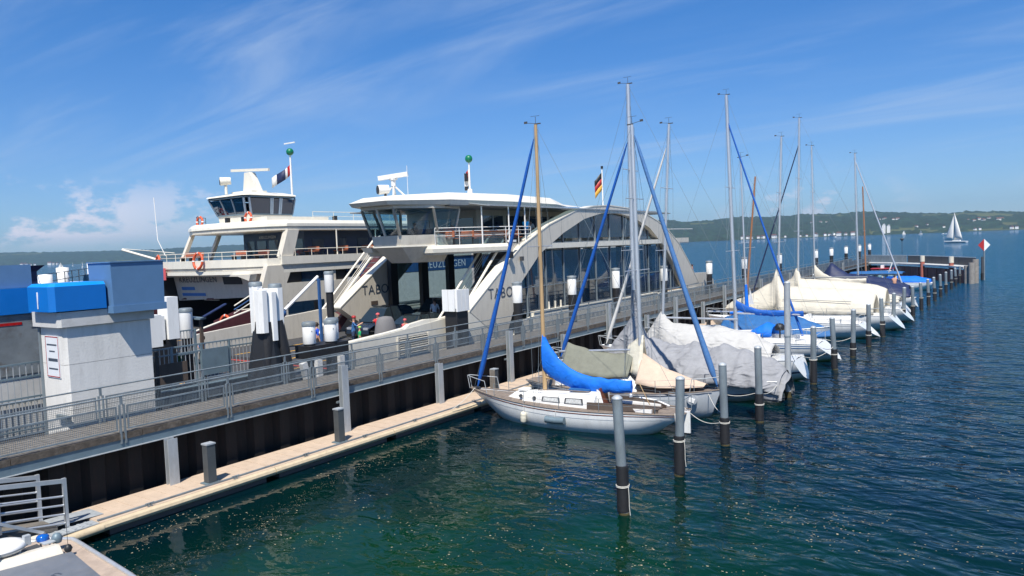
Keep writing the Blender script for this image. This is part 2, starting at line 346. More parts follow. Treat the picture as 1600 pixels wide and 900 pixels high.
# ---------------------------------------------------------------- lake, far shore, haze
def water_material():
    m = bpy.data.materials.new('lake_water'); m.use_nodes = True; nt = m.node_tree; N = nt.nodes; L = nt.links; N.clear()
    out = N.new("ShaderNodeOutputMaterial"); tc = N.new("ShaderNodeTexCoord")
    def nz(scale, detail, sc, rough=.55, dist=0.):
        mp = N.new("ShaderNodeMapping"); mp.inputs['Scale'].default_value = sc; mp.inputs['Rotation'].default_value = (0, 0, R(34)); L.new(tc.outputs['Object'], mp.inputs[0])
        n = N.new("ShaderNodeTexNoise"); n.inputs['Scale'].default_value = scale; n.inputs['Detail'].default_value = detail; n.inputs['Roughness'].default_value = rough; n.inputs['Distortion'].default_value = dist
        L.new(mp.outputs[0], n.inputs['Vector']); return n.outputs[0]
    a = nz(.95, 2.5, (1, 1.6, 1), .5, .8); b = nz(.33, 3, (1, 1.6, 1)); c = nz(5.5, 3, (1, 1.6, 1))
    def mul(x, k):
        q = N.new("ShaderNodeMath"); q.operation = 'MULTIPLY'; L.new(x, q.inputs[0])
        if isinstance(k, float): q.inputs[1].default_value = k
        else: L.new(k, q.inputs[1])
        return q.outputs[0]
    def add(x, y):
        q = N.new("ShaderNodeMath"); q.operation = 'ADD'; L.new(x, q.inputs[0]); L.new(y, q.inputs[1]); return q.outputs[0]
    # the harbour basin lies in the lee of the pier: calmer than the open lake
    sp = N.new("ShaderNodeSeparateXYZ"); L.new(tc.outputs['Object'], sp.inputs[0])
    lee = N.new("ShaderNodeMapRange"); lee.inputs[1].default_value = -20; lee.inputs[2].default_value = 14; lee.inputs[3].default_value = .17; lee.inputs[4].default_value = 1.25
    L.new(sp.outputs[0], lee.inputs[0])
    lee2 = N.new("ShaderNodeMapRange"); lee2.inputs[1].default_value = 12; lee2.inputs[2].default_value = 140; lee2.inputs[3].default_value = 0.; lee2.inputs[4].default_value = .9
    L.new(sp.outputs[1], lee2.inputs[0])
    lw = add(lee.outputs[0], lee2.outputs[0])
    h = mul(add(add(mul(a, .13), mul(b, .36)), mul(mul(c, .020), lee2.outputs[0])), lw)
    bp = N.new("ShaderNodeBump"); bp.inputs['Strength'].default_value = 1.; bp.inputs['Distance'].default_value = 1.; L.new(h, bp.inputs['Height'])
    fr = N.new("ShaderNodeFresnel"); fr.inputs[0].default_value = 1.33; L.new(bp.outputs[0], fr.inputs['Normal'])
    gl = N.new("ShaderNodeBsdfGlossy"); gl.inputs['Roughness'].default_value = .03; L.new(bp.outputs[0], gl.inputs['Normal'])
    df = N.new("ShaderNodeBsdfDiffuse")
    cn = nz(.06, 3, (1, 1, 1)); cr = N.new("ShaderNodeMapRange"); cr.inputs[1].default_value = .35; cr.inputs[2].default_value = .65; L.new(cn, cr.inputs[0])
    mx = N.new("ShaderNodeMix"); mx.data_type = 'RGBA'; L.new(cr.outputs[0], mx.inputs[0]); mx.inputs[6].default_value = (.0003, .0085, .023, 1); mx.inputs[7].default_value = (.0003, .012, .025, 1)
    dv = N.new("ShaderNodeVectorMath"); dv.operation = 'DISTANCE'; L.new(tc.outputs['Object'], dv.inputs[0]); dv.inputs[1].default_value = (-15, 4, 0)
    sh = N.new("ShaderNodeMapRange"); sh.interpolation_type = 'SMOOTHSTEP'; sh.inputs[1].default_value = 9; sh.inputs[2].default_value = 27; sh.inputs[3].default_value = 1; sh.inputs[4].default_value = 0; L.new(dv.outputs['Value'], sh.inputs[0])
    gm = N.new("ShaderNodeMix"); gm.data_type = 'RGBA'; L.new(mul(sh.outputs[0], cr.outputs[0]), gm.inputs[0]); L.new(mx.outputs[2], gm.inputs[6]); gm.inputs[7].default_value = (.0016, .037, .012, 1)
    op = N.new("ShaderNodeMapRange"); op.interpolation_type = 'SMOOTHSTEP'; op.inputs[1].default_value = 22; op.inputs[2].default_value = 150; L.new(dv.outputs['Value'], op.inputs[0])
    om = N.new("ShaderNodeMix"); om.data_type = 'RGBA'; L.new(op.outputs[0], om.inputs[0]); L.new(gm.outputs[2], om.inputs[6]); om.inputs[7].default_value = (.0006, .10, .225, 1)  # brighter blue with distance: missing sky reflection put into the water's diffuse colour
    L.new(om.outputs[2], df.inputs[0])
    tr = N.new("ShaderNodeBsdfTransparent"); tr.inputs[0].default_value = (.20, .60, .46, 1)
    s1 = N.new("ShaderNodeMixShader"); s1.inputs[0].default_value = .36; L.new(df.outputs[0], s1.inputs[1]); L.new(tr.outputs[0], s1.inputs[2])
    s2 = N.new("ShaderNodeMixShader"); L.new(fr.outputs[0], s2.inputs[0]); L.new(s1.outputs[0], s2.inputs[1]); L.new(gl.outputs[0], s2.inputs[2])
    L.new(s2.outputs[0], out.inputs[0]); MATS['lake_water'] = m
water_material()
mat('lakebed', (.05, .17, .07), .9, var=.8, scale=.35, dirt=(.01, .05, .035), dirtamt=.9)
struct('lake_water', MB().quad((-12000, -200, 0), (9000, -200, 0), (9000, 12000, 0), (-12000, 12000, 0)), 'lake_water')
def lakebed():
    rows = []
    for i in range(25):
        y = -20 + i * 12.; row = []
        for j in range(25):
            x = -80 + j * 6.; d = 2.3 + 2.2 * sstep(-24, 4, x) + 2.0 * sstep(10, 60, y) + .9 * noise.noise((x * .2, y * .2, 0))
            row.append((x, y, -d))
        rows.append(row)
    mb = MB().loft(rows, True, False, False); mb.quad((-11000, -190, -7.2), (8900, -190, -7.2), (8900, 11900, -7.2), (-11000, 11900, -7.2))
    return struct('lakebed', mb, 'lakebed')
lakebed()
def specks():
    mb = MB(); rnd = random.Random(3)
    n = 0
    A, B_ = Vector((-18.6, 8.6)), Vector((-20.6, 24.5))
    for k in range(900):
        u = rnd.random(); c = A.lerp(B_, u); x = c.x + 1.6 * math.sin(u * 7) * .35 + rnd.gauss(0, .16 + .3 * u) + .5 * noise.noise((u * 6, 1, 1)); y = c.y + rnd.gauss(0, .2); r = rnd.uniform(.004, .014); a0 = rnd.uniform(0, 6)
        mb.add([(x + r * math.cos(a0 + q * 1.2566), y + r * math.sin(a0 + q * 1.2566), .006) for q in range(5)], [(0, 1, 2, 3, 4)])
    while n < 4200:
        x = rnd.uniform(-21.8, 6); y = rnd.uniform(5, 40) if rnd.random() < .6 else rnd.uniform(5, 22)
        d = noise.noise((x * .35, y * .35, 5.)) + .5 * noise.noise((x * 1.1, y * 1.1, 9.))
        if d < rnd.uniform(-.1, .62): continue
        r = rnd.choice((.010, .014, .018, .022, .03)) * rnd.uniform(.7, 1.3); a0 = rnd.uniform(0, 6.28); el = rnd.uniform(.5, 1)
        mb.add([(x + r * math.cos(a0 + k * 1.2566) * rnd.uniform(.7, 1.2), y + r * el * math.sin(a0 + k * 1.2566) * rnd.uniform(.7, 1.2), .006) for k in range(5)], [(0, 1, 2, 3, 4)])
        n += 1
    mat('pollen', (.36, .31, .20), .8, var=.4, scale=4)
    o = B('floating_blossom', mb, 'pollen'); tag(o, 'pale blossom and seed flakes drifting on the dark harbour water', 'blossom', kind='stuff')
specks()

SIL = [(-500, 22), (0, 22), (60, 19.5), (150, 18), (200, 17), (600, 22), (1000, 32), (1044, 33), (1070, 29.5), (1108, 29.7), (1150, 33.5), (1200, 31), (1260, 33), (1300, 33.4), (1380, 34), (1440, 29), (1480, 27.5), (1500, 29), (1560, 27.5), (1600, 25), (1900, 25), (2300, 30)]
def pxaz(x): return math.atan((x - 800) / 1150)
def shore(az):
    x = 800 + 1150 * math.tan(max(-1.2, min(1.2, az)))
    return lerp(5200, 2350, sstep(300, 1000, x)) + 120 * noise.noise((az * 9, 0, 3)) + 40 * noise.noise((az * 40, 1, 3))
DEPTH = 2300.
def ground(az, t):
    x = 800 + 1150 * math.tan(max(-1.2, min(1.2, az))); hyp = math.hypot(1150, x - 800)
    D = shore(az); r = D + DEPTH * t
    Hr = interp(SIL, x) / hyp * (D + DEPTH * .72) * .93
    e = sstep(0, .72, t) ** .8 if t < .72 else 1 - .35 * sstep(.72, 1, t)
    p = Vector((r * math.sin(az) * .0016, r * math.cos(az) * .0016, 0))
    h = Hr * e * (1 + .16 * noise.noise(p * 1.3) * (1 - sstep(.55, .72, t))) + 10 * t * noise.noise(p * 3)
    if .68 <= t <= .8: h = max(h, Hr * .97)
    return r, h
def world(az, r, z=0.): 
    f = Vector((-.5715, .8187)); q = Vector((.8206, .5702)); d = (f * math.cos(az) + q * math.sin(az)).normalized(); return Vector((d.x * r, d.y * r, z))
def hills():
    NA, NT = 900, 34; mb = MB(); rows = []; fld = []
    for i in range(NA):
        az = R(-62) + R(118) * i / (NA - 1); row = []
        for j in range(NT):
            t = j / (NT - 1); r, h = ground(az, t); w = world(az, r)
            f = noise.noise((w.x * .0026, w.y * .0026, 2)) + .5 * noise.noise((w.x * .007, w.y * .007, 4)) + (.10 if az > R(26) else -.12)
            isf = f > .3 and .03 < t < .95
            tree = 0 if isf else 6 + 8.0 * noise.noise((w.x * .03, w.y * .03, 1)) + 5. * noise.noise((w.x * .09, w.y * .09, 7))
            row.append((w.x, w.y, (h + tree) if j else -3.)); fld.append(isf)
        rows.append(row)
    mb.loft(rows, True, False, False)
    o = B('hills', mb, 'forest'); o["kind"] = "structure"; o.data.materials.append(MATS['field'])
    mi = [1 if sum(fld[v] for v in f) >= 3 else 0 for f in mb.f]
    o.data.polygons.foreach_set("material_index", mi)
mat('forest', (.016, .040, .022), .95, var=.85, scale=.028)
mat('field', (.075, .09, .035), .95, var=.35, scale=.006, dirt=(.12, .10, .05), dirtamt=.6)
hills()
def house_proto():
    o = thing('far_house', 'small pale house with dark pitched roof on the far shore', 'house', local=True, group='houses on the far shore')
    B('wall', MB().box(-7, 7, -5, 5, -4, 6), 'housewall', o)
    B('roof', MB().prism([(-5.8, 5.6), (5.8, 5.6), (0, 10)], 'x', -7.6, 7.6), 'roof_tile', o)
    for x in (-4.5, 0, 4.5):
        for y in (-5.03, 5.03): B('window', MB().box(x - .8, x + .8, min(y, y * .99), max(y, y * .99), 1.5, 3.6), 'darkgrey', o)
    return o
HP = house_proto()
def houses():
    rnd = random.Random(11); first = True
    spots = [(x, .012) for x in (1162, 1170, 1176, 1186, 1194, 1212, 1228, 1253, 1262, 1276, 1290, 1297, 1311, 1322, 1334)]
    spots += [(x, .30) for x in (1270, 1277, 1284, 1292, 1375, 1384, 1396, 1404)]
    spots += [(1476, .14), (1450, .2), (1522, .25), (1530, .28), (1536, .25), (1546, .3), (1560, .26), (1566, .28), (1524, .015), (1532, .02), (1581, .02), (1588, .02), (1512, .27), (1432, .17)]
    spots += [(x, .01) for x in (38, 44, 50, 58, 80, 86, 92)]
    for x, t in spots:
        az = pxaz(x) + rnd.uniform(-.0006, .0006); r, h = ground(az, t); p = world(az, r, h + 4.5)
        o = HP if first else dup(HP); first = False
        o["label"] = 'small pale house ' + ('on the hazy far shore at the left edge' if x < 200 else 'in the waterside row behind the masts' if x < 1340 and t < .1 else 'high on the wooded slope behind the masts' if x < 1415 else 'at the water right of the large yacht' if t < .1 else 'on the green slope at the right edge' if x > 1500 else 'alone on the slope left of the large sail')
        o.location = p; o.rotation_euler = (0, 0, rnd.uniform(0, 3.1)); s = rnd.uniform(.45, .95) * (1.7 if x < 200 else 1); o.scale = (s, s, s)
    az = pxaz(1382); r, h = ground(az, .02); p = world(az, r, h)
    for k, (dx, hh) in enumerate(((0, 27), (12, 24))):
        q = world(az + dx / r, r, h)
        o = thing('grain_silo', ('taller' if k == 0 else 'lower') + ' of the two white silo towers on the far shore', 'silo', q, local=True, group='silo towers on the far shore')
        B('tower', MB().box(-4, 4, -4, 4, -4, hh), 'housewall', o); B('roof', MB().box(-4.3, 4.3, -4.3, 4.3, hh, hh + 1), 'panelgrey', o); B('lift_head', MB().box(-2, 3, -3, 3, hh + 1, hh + 3), 'housewall', o)
houses()
hz = bpy.data.materials.new('haze_air'); hz.use_nodes = True
def hz_nodes():
    nt = hz.node_tree; N = nt.nodes; N.clear(); out = N.new("ShaderNodeOutputMaterial"); v = N.new("ShaderNodeVolumePrincipled")
    v.inputs['Color'].default_value = (.50, .78, 1, 1); v.inputs['Density'].default_value = 7.5e-5; v.inputs['Anisotropy'].default_value = .25
    nt.links.new(v.outputs[0], out.inputs['Volume'])
hz_nodes(); MATS['haze_air'] = hz
hb = B('haze', MB().box(-9500, 6500, -150, 9000, -9, 300), 'haze_air'); hb["kind"] = "stuff"

# ---------------------------------------------------------------- craft far out on the lake
def far_sailboat(px, dist, length, height, label, heading=.6, main='whitesail', jib=True):
    p = world(pxaz(px), dist); o = thing('sailing_boat', label, 'sailboat', (p.x, p.y, 0), heading, 'boats under sail out on the lake', local=True)
    L2 = length / 2; rings = []
    for i in range(9):
        s = i / 8; b = length * .14 * (math.sin(math.pi * min(1, .25 + s * .75)) ** .8) if s < 1 else .01
        x = -L2 + length * s; rings.append([(x, -b, .9 + .3 * s), (x - .3 * s, -b * .7, .1), (x - .8 * s, 0, -.3), (x - .3 * s, b * .7, .1), (x, b, .9 + .3 * s)])
    B('hull', MB().loft(rings), 'gelcoat' if length < 10.5 else 'gelgrey', o)
    B('cabin', MB().prism([(-L2 * .4, .9), (L2 * .4, 1.0), (L2 * .25, 1.5), (-L2 * .35, 1.55)], 'y', -length * .08, length * .08), 'white', o)
    B('mast', MB().tube((L2 * .1, 0, .8), (L2 * .1, 0, height), .09, .05, 6), 'alu', o)
    B('boom', MB().tube((L2 * .1, 0, 1.7), (-L2 * .75, length * .10, 1.7), .06, n=6), 'alu', o)
    def sail(a, b, c, belly):
        a, b, c = Vector(a), Vector(b), Vector(c); rows = []
        for i in range(9):
            t = i / 8; l = a.lerp(c, t); r_ = b.lerp(c, t); row = []
            for j in range(6):
                u = j / 5; q = l.lerp(r_, u); q.y += belly * math.sin(math.pi * u) * math.sin(math.pi * (.15 + .85 * t)) + .0; q.x -= .25 * math.sin(math.pi * t) * u; row.append(tuple(q))
            rows.append(row)
        return MB().loft(rows, True, False, False)
    B('mainsail', sail((L2 * .08, .02, 1.9), (-L2 * .75, length * .10, 1.9), (L2 * .09, 0, height - .2), length * .05), main, o, solid=.02)
    if jib: B('jib', sail((L2 * .95, .0, 1.5), (L2 * .05, length * .12, 1.7), (L2 * .14, 0, height * .88), length * .06), main, o, solid=.02)
    return o
far_sailboat(1493, 512, 14., 18.2, 'large white sailing yacht under full sail right of the harbour', R(150))
far_sailboat(97, 1250, 9., 9.5, 'thin white sail, leftmost of the sails before the far left shore', R(50))
far_sailboat(131, 1300, 9.5, 10., 'bright white sail in the middle of the left-hand sails', R(-20))
far_sailboat(116, 2100, 9., 9.5, 'faint distant sail between two brighter sails at far left', R(-15))
far_sailboat(144, 1350, 8., 5.2, 'low white sail nearest the blue-grey sign box', R(20), jib=False)
far_sailboat(28, 1500, 8., 5., 'tiny white boat above the left blue sign', R(10), jib=False)
far_sailboat(1413, 1900, 9., 9.5, 'small white sail far out, right of the slanting silver furled sail', R(40))
far_sailboat(1439, 1700, 10., 9.5, 'small sailing boat far out between jetty and large yacht', R(-40))
def motor_ship():
    p = world(pxaz(1303), 1750); o = thing('excursion_ship', 'white excursion ship with decks seen far off before the wooded shore', 'ship', (p.x, p.y, 0), R(-52), local=True)
    hull = [[(x, -b, 2.6), (x, -b * .8, -.5), (x, b * .8, -.5), (x, b, 2.6)] for x, b in ((-13, 2.6), (-8, 3.2), (4, 3.3), (10, 2.2), (13.5, .2))]
    B('hull', MB().loft(hull, False), 'white', o); B('lower_saloon', MB().box(-11, 8, -2.6, 2.6, 2.6, 5), 'glass_dark', o); B('deck', MB().box(-12, 9, -2.9, 2.9, 5, 5.3), 'white', o)
    B('upper_saloon', MB().box(-8, 5, -2.2, 2.2, 5.3, 7.5), 'white', o); B('wheelhouse', MB().box(2, 5.4, -1.7, 1.7, 7.5, 9.4), 'white', o); B('mast', MB().tube((0, 0, 7.5), (0, 0, 14), .12, n=6), 'white', o)
    B('window', MB().box(-7.5, 4.6, -2.25, 2.25, 6., 7.0), 'darkgrey', o)
motor_ship()
def speedboat():
    p = world(pxaz(1476), 1500); o = thing('speedboat', 'tiny white speedboat left of the large yacht', 'motorboat', (p.x, p.y, 0), R(35), local=True)
    hull = [[(x, -b, 1.1 + .3 * (x > 2)), (x, -b * .6, -.2), (x, b * .6, -.2), (x, b, 1.1 + .3 * (x > 2))] for x, b in ((-4.5, 1.5), (0, 1.7), (3, 1.2), (5, .1))]
    B('hull', MB().loft(hull, False), 'gelcoat', o); B('windscreen', MB().prism([(-.2, 1.1), (1.6, 1.1), (.2, 2.2)], 'y', -1.2, 1.2), 'glass_blue', o); B('seat', MB().box(-3, -1, -1, 1, 1.1, 1.7), 'white', o)
speedboat()
def marks():
    o = thing('navigation_mark', 'thin post with red and white diamond board off the mole head', 'sign', (-5.1, 134.5, 0))
    B('post', MB().tube((-5.1, 134.5, -3), (-5.1, 134.5, 6.2), .11, n=8), 'galv', o); B('sleeve', MB().tube((-5.35, 134.5, -3), (-5.35, 134.5, 3.6), .16, n=8), 'darkgrey', o); B('sleeve', MB().tube((-5.35, 134.5, -.5), (-5.35, 134.5, 1.1), .22, n=8), 'blackrub', o)
    ca, sa = .82, .57
    def dia(u0, u1): 
        pts = [(u0, 5.4), (0, 6.35), (0, 4.45)] if u0 < 0 else [(u1, 5.4), (0, 4.45), (0, 6.35)]
        mb = MB(); n = 3
        f = [(-5.1 + u * ca, 134.35 + u * sa, z) for u, z in pts]; g = [(x, y + .06, z) for x, y, z in f]
        return mb.add(f + g, [(0, 1, 2), (5, 4, 3), (0, 3, 4, 1), (1, 4, 5, 2), (2, 5, 3, 0)])
    B('red_half', dia(-.95, 0), 'red', o); B('white_half', dia(0, .95), 'white', o)
    p = world(pxaz(1410), 330)
    o = thing('channel_marker', 'dark thin channel post with cage top beyond the jetty', 'marker', (p.x, p.y, 0))
    B('post', MB().tube((p.x, p.y, -3), (p.x, p.y, 4.6), .1, n=6), 'darkgrey', o); B('cage', MB().lathe((p.x, p.y, 4), [(.1, 0), (.75, .9), (.75, 1.0), (.05, 1.3)], 8), 'darkgrey', o)
marks()
# ---------------------------------------------------------------- pier, dock, piles
WORDS = "first second third fourth fifth sixth seventh eighth ninth tenth eleventh twelfth thirteenth fourteenth fifteenth sixteenth seventeenth eighteenth nineteenth twentieth twenty-first twenty-second twenty-third twenty-fourth twenty-fifth twenty-sixth twenty-seventh twenty-eighth twenty-ninth thirtieth".split()
PY0, PY1 = 1.0, 150.0
def pier():
    pier_o = struct('pier', MB().box(-26.0, -23.98, PY0, PY1, 2.06, 2.40), 'darkgrey')
    rnd = random.Random(5); mb = MB(); y = PY0; i = 0
    m2 = MB()
    while y < PY1:
        w = .19
        (mb if y < 60 else m2).box(-26.02 + rnd.uniform(-.01, .01), -23.86, y, y + w - .016, 2.40, 2.475 + rnd.uniform(-.006, .006)); y += w
    B('deck_planks', mb, 'deckwood', pier_o, kind='stuff'); B('deck_planks', m2, 'deckwood', pier_o, kind='stuff')
    y = PY0
    while y < PY1:
        l = 3.83; B('edge_timber', MB().box(-23.85, -23.66, y + .02, y + l, 2.30, 2.50 + rnd.uniform(-.01, .012)), 'edgewood', pier_o)
        B('edge_beam', MB().box(-23.80, -23.69, y + .004, y + l, 2.02, 2.292), 'steelblue', pier_o); B('beam_flange', MB().box(-23.86, -23.62, y + .004, y + l, 1.995, 2.018), 'galv_light', pier_o); y += l
    # sheet piling under the near edge
    w = thing('sheet_pile_wall', 'dark rusty sheet pile wall under the long jetty walkway', 'wall', (-24.3, PY0, -3))
    prof = [(0, 0), (.22, 0), (.38, .26), (.82, .26), (.98, 0), (1.2, 0)]
    me = None; k = 0; y = PY0
    while y < PY1 - 1:
        if me is None:
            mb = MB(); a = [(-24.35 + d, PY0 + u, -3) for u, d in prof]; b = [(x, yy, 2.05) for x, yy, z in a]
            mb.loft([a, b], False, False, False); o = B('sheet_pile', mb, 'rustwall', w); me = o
        else:
            o = me.copy(); C.objects.link(o); o.parent = w; o.location = (0, k * 1.2, 0)
            if y > 100:
                o.data = me.data.copy() if k == 83 else o.data
        k += 1; y += 1.2
    # railings
    def railing(x, label, side):
        t = thing('railing', label, 'railing', (x, PY0, 2.49)); n = int((PY1 - PY0) / 3.83); mesh = None; pm = None; y0 = 11.88 - 3 * 3.83 if side > 0 else 12.34 - 3 * 3.83
        for i in range(n + 1):
            y = y0 + i * 3.83
            if y < PY0 or y > PY1 - 3.9: continue
            if pm is None:
                mb = MB(); zb = 2.17 if side > 0 else 2.40
                for d in (-.07, .07): mb.box(x - .03, x + .03, y + d - .028, y + d + .028, zb, 3.42)
                mb.box(x - .02, x + .02, y - .04, y + .04, 3.42, 3.70)
                pm = B('post', mb, 'galv', t); py = y
                mb = MB(); a, b = y + .16, y + 3.83 - .16
                mb.box(x - .02, x + .02, a, b, 3.34, 3.39); mb.box(x - .02, x + .02, a, b, 2.60, 2.645); mb.box(x - .02, x + .02, a, a + .04, 2.645, 3.34); mb.box(x - .02, x + .02, b - .04, b, 2.645, 3.34)
                fr = B('panel_frame', mb, 'galv', t)
                mb = MB(); u = a + .07
                while u < b - .05: mb.tube((x, u, 2.645), (x, u, 3.34), .006, n=3, cap=False); u += .055
                z = 2.70
                while z < 3.33: mb.tube((x + .006, a, z), (x + .006, b, z), .006, n=3, cap=False); z += .06
                me_ = B('wire_mesh', mb, 'galv', fr)
            else:
                dy = y - py
                q = pm.copy(); C.objects.link(q); q.location = (0, dy, 0)
                q = fr.copy(); C.objects.link(q); q.location = (0, dy, 0)
                g = me_.copy(); C.objects.link(g); g.parent = q
        B('top_rail', MB().tube((x, PY0, 3.70), (x, PY1, 3.70), .027, n=8), 'galv', t)
    railing(-23.68, 'grey wire-mesh railing on the yacht side of the walkway', 1)
    railing(-25.95, 'grey wire-mesh railing on the ferry side of the walkway', -1)
    # guide posts on the wall
    for i, (y, zt) in enumerate(((13.32, 2.0), (21.02, 3.27), (27.14, 2.42), (33.2, 3.31), (39.03, 2.42), (45.12, 3.85), (51.3, 2.42), (56.97, 3.33), (63.2, 2.42), (69, 3.5), (75.2, 2.42), (81, 3.4), (87, 2.42), (93, 3.5), (99, 2.42), (105, 3.4), (111, 2.42), (117, 3.4), (125, 3.4))):
        o = thing('guide_post', WORDS[i] + ' grey steel guide post from the left along the jetty wall', 'post', (-23.5, y, .2), group='steel guide posts along the jetty wall')
        mb = MB(); x0, x1 = -23.60, -23.36
        B('flange', mb.box(x0, x0 + .03, y - .17, y + .17, -2.5, zt), 'galv_light', o); B('flange', MB().box(x1 - .03, x1, y - .17, y + .17, -2.5, zt), 'galv_light', o)
        B('web', MB().box(x0 + .03, x1 - .03, y - .02, y + .02, -2.5, zt - .004), 'galv', o)
        if zt > 3: B('bracket', MB().box(-23.70, x0 - .002, y - .28, y + .28, 1.70, 1.78), 'galv', o)
pier()
def dock():
    t = thing('floating_dock', 'long beige floating dock at the foot of the jetty wall', 'dock', (-22.8, 9.7, 0)); rnd = random.Random(8)
    y = 10.2; j = 0
    while y < 132:
        l = 6.0
        seg = B('deck_panel', MB().box(-23.72, -21.98, y, y + l - .02, .36, .45), 'dockbeige', t)
        mb = MB()
        for k in range(10): mb.box(-23.6, -22.2, y + .05 + k * .59, y + .05 + k * .59 + .565, .451, .458)
        B('deck_mat', mb, 'dockbeige', seg)
        B('kerb_rail', MB().box(-22.20, -22.12, y + .01, y + l - .03, .46, .50), 'galv', seg)
        mb = MB(); pts = [(-21.98, .20), (-21.98, .44), (-21.90, .455), (-21.82, .40), (-21.79, .32), (-21.82, .24), (-21.90, .19)]
        mb.prism(pts, 'y', y + .005, y + l - .025); B('fender_edge', mb, 'dockedge', seg)
        B('float', MB().box(-23.6, -22.0, y + .25, y + l - .3, -.45, .355), 'darkgrey', t)
        for d in (1.5, 4.5):
            mb = MB(); mb.tube((-22.02, y + d - .14, .56), (-22.02, y + d + .14, .56), .018, n=6); mb.box(-22.05, -21.99, y + d - .06, y + d - .03, .45, .56); mb.box(-22.05, -21.99, y + d + .03, y + d + .06, .45, .56)
            B('cleat', mb, 'galv', t)
        y += l; j += 1
    mb = MB().box(-23.6, -22.0, 9.4, 10.18, .30, .37); B('hinge_plate', mb, 'galv', t)
    mb = MB(); pts = [(-21.85, 9.0, .30), (-21.86, 9.6, .32), (-21.87, 10.2, .33)]; mb.path(pts, .13, 10); B('corner_bumper', mb, 'dockedge', t)
    mb = MB().box(-22.5, -22.05, 8.6, 10.2, .40, .43)
    for k in range(7): mb.box(-22.45, -22.1, 8.75 + k * .2, 8.81 + k * .2, .431, .46)
    B('hinge_grating', mb, 'galv_light', t)
    boxes = [(14.0, 1.82), (19.7, 1.83), (30.2, 1.75), (36.3, 1.75), (43, 1.75), (49, 1.75), (61.5, 1.75), (73, 1.75), (85, 1.75)]
    for i, (y, z) in enumerate(boxes):
        o = thing('dock_pile', WORDS[i] + ' square grey guide pile from the left on the floating dock', 'post', (-22.4, y, .45), group='square guide piles on the dock')
        B('shaft', MB().box(-22.53, -22.25, y - .15, y + .15, -2.8, z - .05), 'galv_dark', o); B('cap', MB().box(-22.55, -22.23, y - .17, y + .17, z - .05, z), 'galv_light', o); B('collar', MB().box(-22.62, -22.17, y - .24, y + .24, .462, .50), 'steelblue', o)
        if i == 2:
            for k in range(3): B('wood_facing', MB().box(-22.555 + k * .11, -22.455 + k * .11, y - .19, y - .155, .5, z - .06), 'deckwood', o)
dock()
def gangway():
    t = thing('gangway', 'aluminium gangway with barred side rails leading down to the dock', 'gangway', (-22.9, 8, .5))
    B('ramp', MB().add([(-23.55, 3.0, 1.5), (-22.55, 3.0, 1.5), (-22.55, 9.3, .52), (-23.55, 9.3, .52), (-23.55, 3.0, 1.38), (-22.55, 3.0, 1.38), (-22.55, 9.3, .40), (-23.55, 9.3, .40)], [(0, 1, 2, 3), (7, 6, 5, 4), (0, 4, 5, 1), (1, 5, 6, 2), (2, 6, 7, 3), (3, 7, 4, 0)]), 'deckwood', t)
    B('threshold_flap', MB().add([(-23.5, 9.3, .53), (-22.6, 9.3, .53), (-22.6, 10.6, .472), (-23.5, 10.6, .472)], [(0, 1, 2, 3)]), 'galv_light', t, solid=.012)
    for s, x in ((0, -23.5), (1, -22.55)):
        z = lambda y: lerp(1.45, .5, (y - 3) / 6.3)
        y1 = 9.55 if s else 9.25; h = 1.5 if s else 1.5
        rl = B('side_rail', MB().add([(x - .04, 3, z(3) + h), (x + .04, 3, z(3) + h), (x + .04, y1, z(y1) + h - .12), (x - .04, y1, z(y1) + h - .12), (x - .04, 3, z(3) + h - .12), (x + .04, 3, z(3) + h - .12), (x + .04, y1, z(y1) + h - .24), (x - .04, y1, z(y1) + h - .24)], [(0, 1, 2, 3), (7, 6, 5, 4), (0, 4, 5, 1), (1, 5, 6, 2), (2, 6, 7, 3), (3, 7, 4, 0)]), 'alu', t)
        for k in range(4):
            zz = .2 + k * .26; B('bar', MB().tube((x, 3, z(3) + zz), (x, y1, z(y1) + zz - .1), .03, n=6), 'alu', rl)
        B('end_post', MB().box(x - .045, x + .045, y1 - .05, y1 + .05, z(y1) - .02, z(y1) + h - .10), 'alu', t)
        B('post', MB().box(x - .04, x + .04, 6.0, 6.08, z(6) - .02, z(6) + h - .2), 'alu', t)
        if s:
            B('brace', MB().tube((x + .06, 6.5, 1.9), (x + .06, 8.9, .50), .06, n=4), 'alu', t)
            B('notice_panel', MB().box(x + .06, x + .09, 6.2, 7.9, .80, 1.75), 'panelgrey', t)
    B('roller', MB().tube((-22.9, 8.2, .32), (-22.35, 8.9, .36), .16, n=10), 'creamcover', t)
gangway()
mat('launchdeck', (.42, .33, .26), .7, var=.2, dirt=(.25, .2, .17), dirtamt=.4)
